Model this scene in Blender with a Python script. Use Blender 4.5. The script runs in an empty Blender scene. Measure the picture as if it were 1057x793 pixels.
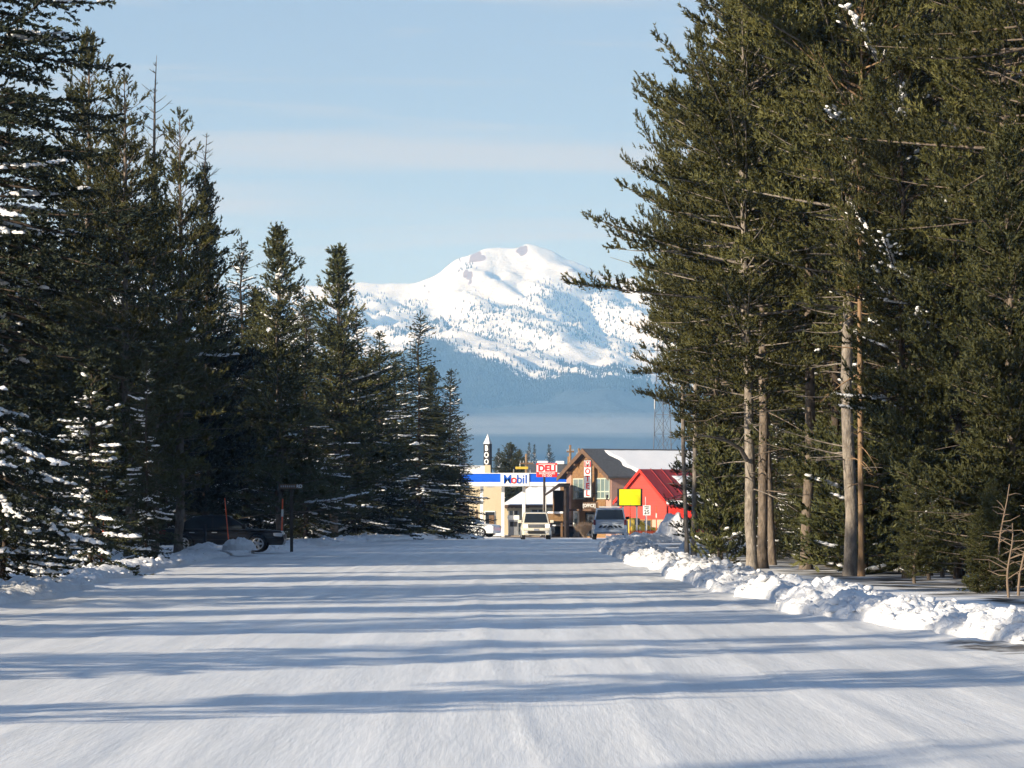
import bpy, math, random
import numpy as np
from mathutils import Vector
random.seed(7)
PI = math.pi
scene = bpy.context.scene
COL = scene.collection
F = 4000.0            # focal length in photo pixels (photo is 1057 wide)
EYE = 1.6
HOR = 528.0
def W(px, py, Y):     # point on the photo at depth Y -> world
    return ((px-528.5)*Y/F, Y, EYE-(py-HOR)*Y/F)
def wx(px, Y): return (px-528.5)*Y/F
def wz(py, Y): return EYE-(py-HOR)*Y/F
SUN_AZ = math.radians(38); SUN_EL = math.radians(17.5)
SUNV = Vector((-math.cos(SUN_AZ)*math.cos(SUN_EL), -math.sin(SUN_AZ)*math.cos(SUN_EL), math.sin(SUN_EL)))

# ------------------------------------------------------------------ noise
def _h(ix, iy, seed):
    n = (ix.astype(np.int64)*374761393 + iy.astype(np.int64)*668265263 + seed*1442695041) & 0x7fffffff
    n = ((n ^ (n >> 13))*1274126177) & 0x7fffffff
    n = (n ^ (n >> 16)) & 0xffff
    return n/65535.0
def vn(x, y, seed=0):
    x = np.asarray(x, float); y = np.asarray(y, float)
    ix = np.floor(x); iy = np.floor(y); fx = x-ix; fy = y-iy
    fx = fx*fx*(3-2*fx); fy = fy*fy*(3-2*fy)
    a = _h(ix, iy, seed); b = _h(ix+1, iy, seed); c = _h(ix, iy+1, seed); d = _h(ix+1, iy+1, seed)
    return (a*(1-fx)+b*fx)*(1-fy)+(c*(1-fx)+d*fx)*fy
def fbm(x, y, seed=0, oct=4, gain=.5):
    s = 0; a = 1; t = 0
    for o in range(oct):
        s = s+a*vn(x*2**o+13.7*o, y*2**o-7.1*o, seed+o*17); t += a; a *= gain
    return s/t
def ridged(x, y, seed=0, oct=4):
    s = 0; a = 1; t = 0
    for o in range(oct):
        s = s+a*(1-np.abs(2*vn(x*2**o+5*o, y*2**o+9*o, seed+o*31)-1)); t += a; a *= .5
    return s/t

# ------------------------------------------------------------------ materials
def mat(name, col, rough=.8, spec=.3, metal=0, var=.0, vscale=3., bump=0, bscale=8., emit=None, estr=0, stretch=None, objvar=0, col2=None, coat=0):
    m = bpy.data.materials.new(name); m.use_nodes = True
    nt = m.node_tree; N = nt.nodes; L = nt.links
    p = N['Principled BSDF']
    p.inputs['Roughness'].default_value = rough
    p.inputs['Specular IOR Level'].default_value = spec
    p.inputs['Metallic'].default_value = metal
    p.inputs['Coat Weight'].default_value = coat
    p.inputs['Base Color'].default_value = (*col, 1)
    tc = N.new('ShaderNodeTexCoord'); mp = N.new('ShaderNodeMapping')
    L.new(tc.outputs['Object'], mp.inputs['Vector'])
    if stretch: mp.inputs['Scale'].default_value = stretch
    if var or col2:
        n = N.new('ShaderNodeTexNoise'); n.inputs['Scale'].default_value = vscale; n.inputs['Detail'].default_value = 6; n.inputs['Roughness'].default_value = .65
        L.new(mp.outputs[0], n.inputs['Vector'])
        r = N.new('ShaderNodeMapRange'); r.inputs['From Min'].default_value = .3; r.inputs['From Max'].default_value = .7
        L.new(n.outputs['Fac'], r.inputs['Value'])
        mx = N.new('ShaderNodeMix'); mx.data_type = 'RGBA'
        c2 = col2 if col2 else tuple(c*(1+var) for c in col); c1 = col if col2 else tuple(c*(1-var) for c in col)
        mx.inputs[6].default_value = (*c1, 1); mx.inputs[7].default_value = (*c2, 1)
        L.new(r.outputs[0], mx.inputs[0]); out = mx.outputs[2]
        if objvar:
            oi = N.new('ShaderNodeObjectInfo'); hs = N.new('ShaderNodeHueSaturation')
            r2 = N.new('ShaderNodeMapRange'); r2.inputs['To Min'].default_value = 1-objvar; r2.inputs['To Max'].default_value = 1+objvar
            L.new(oi.outputs['Random'], r2.inputs['Value']); L.new(r2.outputs[0], hs.inputs['Value']); L.new(out, hs.inputs['Color']); out = hs.outputs[0]
        L.new(out, p.inputs['Base Color'])
    if bump:
        n = N.new('ShaderNodeTexNoise'); n.inputs['Scale'].default_value = bscale; n.inputs['Detail'].default_value = 5
        L.new(mp.outputs[0], n.inputs['Vector'])
        b = N.new('ShaderNodeBump'); b.inputs['Strength'].default_value = 1; b.inputs['Distance'].default_value = bump
        L.new(n.outputs['Fac'], b.inputs['Height']); L.new(b.outputs[0], p.inputs['Normal'])
    if emit:
        p.inputs['Emission Color'].default_value = (*emit, 1); p.inputs['Emission Strength'].default_value = estr
    return m
M = {}
M['snow'] = mat('snow', (.80,.81,.83), .6, .25, var=.03, vscale=1.5, bump=.02, bscale=9)
M['snow_load'] = mat('snow_load', (.82,.83,.85), .6, .2, bump=.01, bscale=20)
M['bark'] = mat('bark', (.06,.048,.04), .9, .1, vscale=9, stretch=(1,1,.45), bump=.02, bscale=26, col2=(.24,.195,.155))
M['bark_pale'] = mat('bark_pale', (.10,.085,.075), .9, .1, vscale=9, stretch=(1,1,.45), bump=.03, bscale=22, col2=(.33,.29,.245))
M['bark_orange'] = mat('bark_orange', (.12,.080,.050), .9, .1, vscale=7, stretch=(1,1,.3), bump=.01, bscale=22, col2=(.33,.22,.13))
M['bark_dark'] = mat('bark_dark', (.035,.028,.024), .9, .1, vscale=6, stretch=(1,1,.3), bump=.01, bscale=22, col2=(.09,.07,.055))
def leafmat(name, c1, c2, ov=.32):
    m = mat(name, c1, .65, .2, vscale=1.1, col2=c2, objvar=ov)
    return m
M['needle_pine'] = leafmat('needle_pine', (.026,.031,.010), (.112,.106,.034))
M['needle_young'] = leafmat('needle_young', (.027,.034,.012), (.100,.100,.036))
M['needle_spruce'] = leafmat('needle_spruce', (.020,.028,.014), (.062,.068,.028))
M['needle_spruce_dark'] = leafmat('needle_spruce_dark', (.012,.017,.012), (.034,.042,.024))
M['white'] = mat('white_paint', (.78,.78,.76), .5, .4, var=.03)
M['glass'] = mat('dark_glass', (.02,.025,.03), .06, .6)
M['glass_pale'] = mat('pale_glass', (.14,.19,.19), .08, .6)
M['black'] = mat('black_trim', (.02,.02,.022), .5, .4)
M['tyre'] = mat('tyre', (.018,.018,.02), .85, .2)
M['rim'] = mat('rim', (.45,.46,.48), .35, .5, metal=.6)
M['metal'] = mat('grey_metal', (.35,.36,.37), .45, .4, metal=.6, var=.1)
M['wood'] = mat('weathered_wood', (.12,.07,.04), .85, .2, vscale=6, stretch=(1,1,.2), col2=(.22,.14,.08))
M['motel_wood'] = mat('motel_wood', (.15,.082,.04), .8, .2, vscale=3, col2=(.29,.165,.08), stretch=(1,1,3), bump=.006)
M['motel_fascia'] = mat('brown_trim', (.12,.075,.05), .8, .2, var=.2)
def brick(name, a, b, mo, sc=4.):
    m = bpy.data.materials.new(name); m.use_nodes = True; nt = m.node_tree; N = nt.nodes; L = nt.links; p = N['Principled BSDF']; p.inputs['Roughness'].default_value = .9
    tc = N.new('ShaderNodeTexCoord'); sx = N.new('ShaderNodeSeparateXYZ'); ad = N.new('ShaderNodeMath'); cb = N.new('ShaderNodeCombineXYZ')
    L.new(tc.outputs['Object'], sx.inputs[0]); L.new(sx.outputs[0], ad.inputs[0]); L.new(sx.outputs[1], ad.inputs[1]); L.new(ad.outputs[0], cb.inputs[0]); L.new(sx.outputs[2], cb.inputs[1])
    t = N.new('ShaderNodeTexBrick'); t.inputs['Scale'].default_value = sc; t.inputs['Color1'].default_value = (*a,1); t.inputs['Color2'].default_value = (*b,1); t.inputs['Mortar'].default_value = (*mo,1); t.inputs['Mortar Size'].default_value = .012
    L.new(cb.outputs[0], t.inputs['Vector']); L.new(t.outputs['Color'], p.inputs['Base Color'])
    return m
M['brick'] = brick('pink_brick', (.36,.20,.155), (.42,.245,.19), (.38,.29,.25))
M['brick_tan'] = brick('tan_stone', (.50,.34,.24), (.42,.30,.23), (.35,.28,.22), 3.)
def siding(name, c, cdark, pitch):
    m = bpy.data.materials.new(name); m.use_nodes = True; nt = m.node_tree; N = nt.nodes; L = nt.links; p = N['Principled BSDF']; p.inputs['Roughness'].default_value = .6
    tc = N.new('ShaderNodeTexCoord'); w = N.new('ShaderNodeTexWave'); w.bands_direction = 'Z'; w.wave_profile = 'SAW'; w.inputs['Scale'].default_value = 1/pitch/1.0*.314; w.inputs['Distortion'].default_value = 0
    L.new(tc.outputs['Object'], w.inputs['Vector'])
    r = N.new('ShaderNodeMapRange'); r.inputs['From Max'].default_value = .22
    L.new(w.outputs['Fac'], r.inputs['Value'])
    mx = N.new('ShaderNodeMix'); mx.data_type = 'RGBA'; mx.inputs[6].default_value = (*cdark,1); mx.inputs[7].default_value = (*c,1); L.new(r.outputs[0], mx.inputs[0]); L.new(mx.outputs[2], p.inputs['Base Color'])
    return m
M['red_siding'] = siding('red_siding', (.47,.045,.028), (.27,.028,.02), .2)
M['red_roof'] = mat('red_metal_roof', (.30,.03,.027), .5, .4, var=.15)
M['red_bright'] = mat('bright_red_wall', (.60,.028,.016), .6, .3, var=.05)
M['roof_grey'] = mat('grey_shingle', (.085,.09,.10), .85, .2, var=.25, vscale=6)
M['cream'] = mat('cream_wall', (.52,.44,.30), .85, .2, var=.05)
M['blue'] = mat('fascia_blue', (.006,.10,.62), .4, .4, var=.03)
M['letter_blue'] = mat('letter_blue', (.015,.10,.50), .4, .4)
M['letter_red'] = mat('letter_red', (.72,.02,.02), .4, .4)
M['sign_red'] = mat('sign_red', (.68,.025,.03), .45, .4, var=.05)
M['letter_white'] = mat('letter_white', (.82,.82,.8), .5, .3)
M['letter_black'] = mat('letter_black', (.02,.02,.02), .5, .3)
M['yellow'] = mat('sign_yellow', (.86,.74,.004), .5, .3)
M['dark_brown'] = mat('dark_brown_timber', (.045,.035,.032), .85, .2, var=.3)
M['timber'] = mat('pale_timber', (.26,.155,.07), .8, .2, var=.2, vscale=4)
M['orange'] = mat('orange_plastic', (.75,.12,.04), .5, .4, var=.05)
M['reflect'] = mat('reflector_tape', (.70,.68,.62), .4, .5)
M['yellow_paint'] = mat('yellow_paint', (.55,.38,.05), .6, .3, var=.15)
M['concrete'] = mat('wet_concrete', (.26,.215,.17), .8, .3, var=.25, vscale=.6)
M['black_sign'] = mat('blackish_board', (.03,.03,.035), .7, .2)
M['twig'] = mat('dry_twig', (.20,.15,.11), .9, .1, var=.2)
M['snow_far'] = mat('snow_far', (.8,.8,.82), .7, .1)

def road_material():
    m = bpy.data.materials.new('packed_snow'); m.use_nodes = True; nt = m.node_tree; N = nt.nodes; L = nt.links; p = N['Principled BSDF']
    p.inputs['Roughness'].default_value = .5; p.inputs['Specular IOR Level'].default_value = .3
    tc = N.new('ShaderNodeTexCoord'); mp = N.new('ShaderNodeMapping'); mp.inputs['Scale'].default_value = (2.2,.07,1); L.new(tc.outputs['Object'], mp.inputs[0])
    n = N.new('ShaderNodeTexNoise'); n.inputs['Scale'].default_value = 1; n.inputs['Detail'].default_value = 8; n.inputs['Roughness'].default_value = .6; L.new(mp.outputs[0], n.inputs['Vector'])
    r = N.new('ShaderNodeMapRange'); r.inputs['From Min'].default_value = .32; r.inputs['From Max'].default_value = .68; L.new(n.outputs['Fac'], r.inputs['Value'])
    mx = N.new('ShaderNodeMix'); mx.data_type = 'RGBA'; mx.inputs[6].default_value = (.66,.675,.69,1); mx.inputs[7].default_value = (.84,.85,.86,1); L.new(r.outputs[0], mx.inputs[0])
    n2 = N.new('ShaderNodeTexNoise'); n2.inputs['Scale'].default_value = .9; n2.inputs['Detail'].default_value = 7; L.new(tc.outputs['Object'], n2.inputs['Vector'])
    # bare wet asphalt showing at the foot of the near right bank
    sx = N.new('ShaderNodeSeparateXYZ'); L.new(tc.outputs['Object'], sx.inputs[0])
    def sub(sock, v, k):
        a = N.new('ShaderNodeMath'); a.operation = 'SUBTRACT'; a.inputs[1].default_value = v; L.new(sock, a.inputs[0])
        b = N.new('ShaderNodeMath'); b.operation = 'MULTIPLY'; b.inputs[1].default_value = k; L.new(a.outputs[0], b.inputs[0])
        c = N.new('ShaderNodeMath'); c.operation = 'POWER'; c.inputs[1].default_value = 2; L.new(b.outputs[0], c.inputs[0]); return c.outputs[0]
    sk = N.new('ShaderNodeMath'); sk.operation = 'MULTIPLY_ADD'; sk.inputs[1].default_value = .12; L.new(sx.outputs[1], sk.inputs[0]); L.new(sx.outputs[0], sk.inputs[2])
    ax = sub(sk.outputs[0], 5.85+.12*46, 1/.75); ay = sub(sx.outputs[1], 44.5, 1/4.5)
    d = N.new('ShaderNodeMath'); d.operation = 'ADD'; L.new(ax, d.inputs[0]); L.new(ay, d.inputs[1])
    n3 = N.new('ShaderNodeTexNoise'); n3.inputs['Scale'].default_value = 1.6; n3.inputs['Detail'].default_value = 8; L.new(tc.outputs['Object'], n3.inputs['Vector'])
    e = N.new('ShaderNodeMath'); e.operation = 'MULTIPLY_ADD'; e.inputs[1].default_value = 3.2; L.new(n3.outputs['Fac'], e.inputs[0]); L.new(d.outputs[0], e.inputs[2])
    r3 = N.new('ShaderNodeMapRange'); r3.inputs['From Min'].default_value = 1.7; r3.inputs['From Max'].default_value = 2.3; r3.inputs['To Min'].default_value = 1; r3.inputs['To Max'].default_value = 0; L.new(e.outputs[0], r3.inputs['Value'])
    mx2 = N.new('ShaderNodeMix'); mx2.data_type = 'RGBA'; mx2.inputs[7].default_value = (.12,.11,.10,1); L.new(mx.outputs[2], mx2.inputs[6]); L.new(r3.outputs[0], mx2.inputs[0])
    L.new(mx2.outputs[2], p.inputs['Base Color'])
    mp2 = N.new('ShaderNodeMapping'); mp2.inputs['Scale'].default_value = (14,.8,1); L.new(tc.outputs['Object'], mp2.inputs[0])
    n4 = N.new('ShaderNodeTexNoise'); n4.inputs['Scale'].default_value = 1; n4.inputs['Detail'].default_value = 8; n4.inputs['Roughness'].default_value = .65; L.new(mp2.outputs[0], n4.inputs['Vector'])
    b = N.new('ShaderNodeBump'); b.inputs['Distance'].default_value = .008; L.new(n4.outputs['Fac'], b.inputs['Height']); L.new(b.outputs[0], p.inputs['Normal'])
    return m
M['road'] = road_material()

def mountain_material():
    m = bpy.data.materials.new('mountain_snow_rock_forest'); m.use_nodes = True; nt = m.node_tree; N = nt.nodes; L = nt.links; p = N['Principled BSDF']; p.inputs['Roughness'].default_value = .8; p.inputs['Specular IOR Level'].default_value = .1
    a = N.new('ShaderNodeAttribute'); a.attribute_name = 'forest'; r = N.new('ShaderNodeAttribute'); r.attribute_name = 'rock'
    tc = N.new('ShaderNodeTexCoord'); n = N.new('ShaderNodeTexNoise'); n.inputs['Scale'].default_value = .012; n.inputs['Detail'].default_value = 8; n.inputs['Roughness'].default_value = .75; L.new(tc.outputs['Object'], n.inputs['Vector'])
    def mixer(att, amp, lo, hi, c0, c1):
        ma = N.new('ShaderNodeMath'); ma.operation = 'MULTIPLY_ADD'; ma.inputs[1].default_value = amp; L.new(n.outputs['Fac'], ma.inputs[0]); L.new(att, ma.inputs[2])
        rr = N.new('ShaderNodeMapRange'); rr.inputs['From Min'].default_value = lo+amp*.5; rr.inputs['From Max'].default_value = hi+amp*.5; L.new(ma.outputs[0], rr.inputs['Value'])
        mx = N.new('ShaderNodeMix'); mx.data_type = 'RGBA'; L.new(rr.outputs[0], mx.inputs[0])
        if isinstance(c0, tuple): mx.inputs[6].default_value = (*c0,1)
        else: L.new(c0, mx.inputs[6])
        mx.inputs[7].default_value = (*c1,1); return mx.outputs[2]
    c = mixer(r.outputs['Fac'], 1.1, .45, .6, (.76,.765,.78), (.27,.205,.18))
    c = mixer(a.outputs['Fac'], .9, .45, .6, c, (.045,.056,.058))
    L.new(c, p.inputs['Base Color'])
    b = N.new('ShaderNodeBump'); b.inputs['Distance'].default_value = 14; L.new(n.outputs['Fac'], b.inputs['Height']); L.new(b.outputs[0], p.inputs['Normal'])
    return m
M['mountain'] = mountain_material()

# ------------------------------------------------------------------ mesh helpers
def np_mesh(name, V, faces, smooth=False):
    """faces: (n,k) int array or list of such arrays"""
    if not isinstance(faces, list): faces = [faces]
    faces = [np.asarray(f, dtype=np.int32) for f in faces if len(f)]
    me = bpy.data.meshes.new(name)
    me.vertices.add(len(V)); me.vertices.foreach_set('co', np.asarray(V, dtype=np.float32).ravel())
    loops = np.concatenate([f.ravel() for f in faces]); tot = np.concatenate([np.full(len(f), f.shape[1], dtype=np.int32) for f in faces])
    me.loops.add(len(loops)); me.loops.foreach_set('vertex_index', loops)
    st = np.zeros(len(tot), dtype=np.int32); st[1:] = np.cumsum(tot)[:-1]
    me.polygons.add(len(tot)); me.polygons.foreach_set('loop_start', st); me.polygons.foreach_set('loop_total', tot)
    if smooth: me.polygons.foreach_set('use_smooth', np.ones(len(tot), dtype=bool))
    me.update(calc_edges=True); me.validate()
    return me
def link(name, me, m=None, parent=None):
    o = bpy.data.objects.new(name, me); COL.objects.link(o)
    if m is not None:
        if isinstance(m, str): m = M[m]
        if not me.materials: me.materials.append(m)
    if parent is not None: o.parent = parent
    return o
def tag(o, label=None, cat=None, group=None, kind=None):
    if label: o['label'] = label
    if cat: o['category'] = cat
    if group: o['group'] = group
    if kind: o['kind'] = kind
    return o
def empty(name, loc, rz=0, label=None, cat=None, group=None):
    o = bpy.data.objects.new(name, None); COL.objects.link(o); o.location = loc; o.rotation_euler = (0,0,rz); o.empty_display_size = .3
    return tag(o, label, cat, group)
def grid_mesh(name, xs, ys, zf, smooth=True):
    X, Y = np.meshgrid(xs, ys); Z = zf(X, Y); nx, ny = len(xs), len(ys)
    V = np.stack([X.ravel(), Y.ravel(), Z.ravel()], 1)
    i = np.arange(nx-1); j = np.arange(ny-1); I, J = np.meshgrid(i, j); a = (J*nx+I).ravel()
    return np_mesh(name, V, np.stack([a, a+1, a+nx+1, a+nx], 1), smooth)

class MB:
    def __init__(s): s.v = []; s.f = []
    def add(s, vs, fs):
        b = len(s.v); s.v += [tuple(v) for v in vs]; s.f += [tuple(b+i for i in f) for f in fs]; return s
    def box(s, x0, x1, y0, y1, z0, z1):
        return s.add([(x0,y0,z0),(x1,y0,z0),(x1,y1,z0),(x0,y1,z0),(x0,y0,z1),(x1,y0,z1),(x1,y1,z1),(x0,y1,z1)],
                     [(0,3,2,1),(4,5,6,7),(0,1,5,4),(1,2,6,5),(2,3,7,6),(3,0,4,7)])
    def cb(s, c, d): return s.box(c[0]-d[0]/2, c[0]+d[0]/2, c[1]-d[1]/2, c[1]+d[1]/2, c[2]-d[2]/2, c[2]+d[2]/2)
    def tube(s, p0, p1, r0, r1=None, n=8):
        r1 = r0 if r1 is None else r1
        p0 = Vector(p0); p1 = Vector(p1); d = (p1-p0).normalized(); a = d.orthogonal().normalized(); b = d.cross(a)
        vs = []
        for p, r in ((p0,r0),(p1,r1)):
            for i in range(n):
                t = 2*PI*i/n; vs.append(p+(a*math.cos(t)+b*math.sin(t))*r)
        fs = [(i,(i+1)%n,n+(i+1)%n,n+i) for i in range(n)]+[tuple(range(n-1,-1,-1)), tuple(range(n,2*n))]
        return s.add(vs, fs)
    def prism_y(s, prof, y0, y1, yw=None):   # profile in (x,z), extruded along y ; yw optional fn(x,z)->half width
        n = len(prof)
        if yw: vs = [(x,-yw(x,z),z) for x,z in prof]+[(x,yw(x,z),z) for x,z in prof]
        else: vs = [(x,y0,z) for x,z in prof]+[(x,y1,z) for x,z in prof]
        return s.add(vs, [tuple(range(n)), tuple(range(2*n-1,n-1,-1))]+[(i,n+i,n+(i+1)%n,(i+1)%n) for i in range(n)])
    def build(s, name, m, parent=None, smooth=False, bevel=0, loc=None, rot=None):
        me = bpy.data.meshes.new(name); me.from_pydata(s.v, [], s.f); me.update()
        import bmesh
        bm = bmesh.new(); bm.from_mesh(me); bmesh.ops.recalc_face_normals(bm, faces=bm.faces); bm.to_mesh(me); bm.free()
        if smooth:
            for p in me.polygons: p.use_smooth = True
        o = link(name, me, m, parent)
        if bevel:
            b = o.modifiers.new('bevel','BEVEL'); b.width = bevel; b.segments = 3; b.limit_method = 'ANGLE'; b.angle_limit = math.radians(35)
        if loc: o.location = loc
        if rot: o.rotation_euler = rot
        return o
def text(name, s, size, m, parent, loc, rot=(PI/2,0,0), xs=1., bold=.02, depth=.012, align='CENTER'):
    c = bpy.data.curves.new(name, 'FONT'); c.body = s; c.size = size; c.align_x = align; c.align_y = 'CENTER'; c.extrude = depth; c.offset = bold*size; c.space_line = .95
    o = bpy.data.objects.new('tmp', c); COL.objects.link(o)
    me = bpy.data.meshes.new_from_object(o.evaluated_get(bpy.context.evaluated_depsgraph_get())); bpy.data.objects.remove(o)
    me.name = name; me.materials.clear()
    t = link(name, me, m, parent); t.location = loc; t.rotation_euler = rot; t.scale = (xs,1,1)
    return t
# blob templates
def ico(sub=1):
    import bmesh
    bm = bmesh.new(); bmesh.ops.create_icosphere(bm, subdivisions=sub, radius=1)
    V = np.array([v.co[:] for v in bm.verts]); Fc = np.array([[v.index for v in f.verts] for f in bm.faces]); bm.free(); return V, Fc
ICO1 = ico(1); ICO2 = ico(2)
def blobs(name, P, A, S, rng, tmpl=ICO2, rough=.25):
    """ellipsoid lumps at P with long axis A, sizes S (len,width,height)"""
    TV, TF = tmpl; n = len(P)
    A = A/np.linalg.norm(A, axis=1, keepdims=True); up = np.tile([0,0,1.], (n,1)); B = np.cross(up, A); B /= np.linalg.norm(B, axis=1, keepdims=True)+1e-9; C = np.cross(A, B)
    k = 1+rough*(rng.random((n, len(TV)))-.5)*2
    T = TV[None]*k[...,None]
    z = T[...,2]; z = np.where(z<0, z*.35, z)
    V = P[:,None]+A[:,None]*(T[...,0]*S[:,0:1])[...,None]+B[:,None]*(T[...,1]*S[:,1:2])[...,None]+C[:,None]*(z*S[:,2:3])[...,None]
    Fc = (TF[None]+(np.arange(n)*len(TV))[:,None,None]).reshape(-1,3)
    return np_mesh(name, V.reshape(-1,3), Fc, True)

# ------------------------------------------------------------------ trees
class Tubes:
    def __init__(s): s.V = []; s.Fq = []; s.n = 0
    def add(s, P, R, k=5):
        P = np.asarray(P, float); n = len(P); R = np.asarray(R, float)
        T = np.gradient(P, axis=0); T /= np.linalg.norm(T, axis=1, keepdims=True)+1e-9
        ref = np.array([0,0,1.]) if abs(T[0,2])<.8 else np.array([1.,0,0])
        A = np.cross(T, ref); A /= np.linalg.norm(A, axis=1, keepdims=True)+1e-9; B = np.cross(T, A)
        t = np.arange(k)*2*PI/k
        V = P[:,None]+(A[:,None]*np.cos(t)[None,:,None]+B[:,None]*np.sin(t)[None,:,None])*R[:,None,None]
        s.V.append(V.reshape(-1,3))
        i = np.arange(n-1)[:,None]*k; j = np.arange(k)[None]; j2 = (j+1)%k
        s.Fq.append(np.stack([i+j,i+j2,i+k+j2,i+k+j],-1).reshape(-1,4)+s.n); s.n += n*k
    def mesh(s, name): return np_mesh(name, np.concatenate(s.V), np.concatenate(s.Fq), True)

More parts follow.
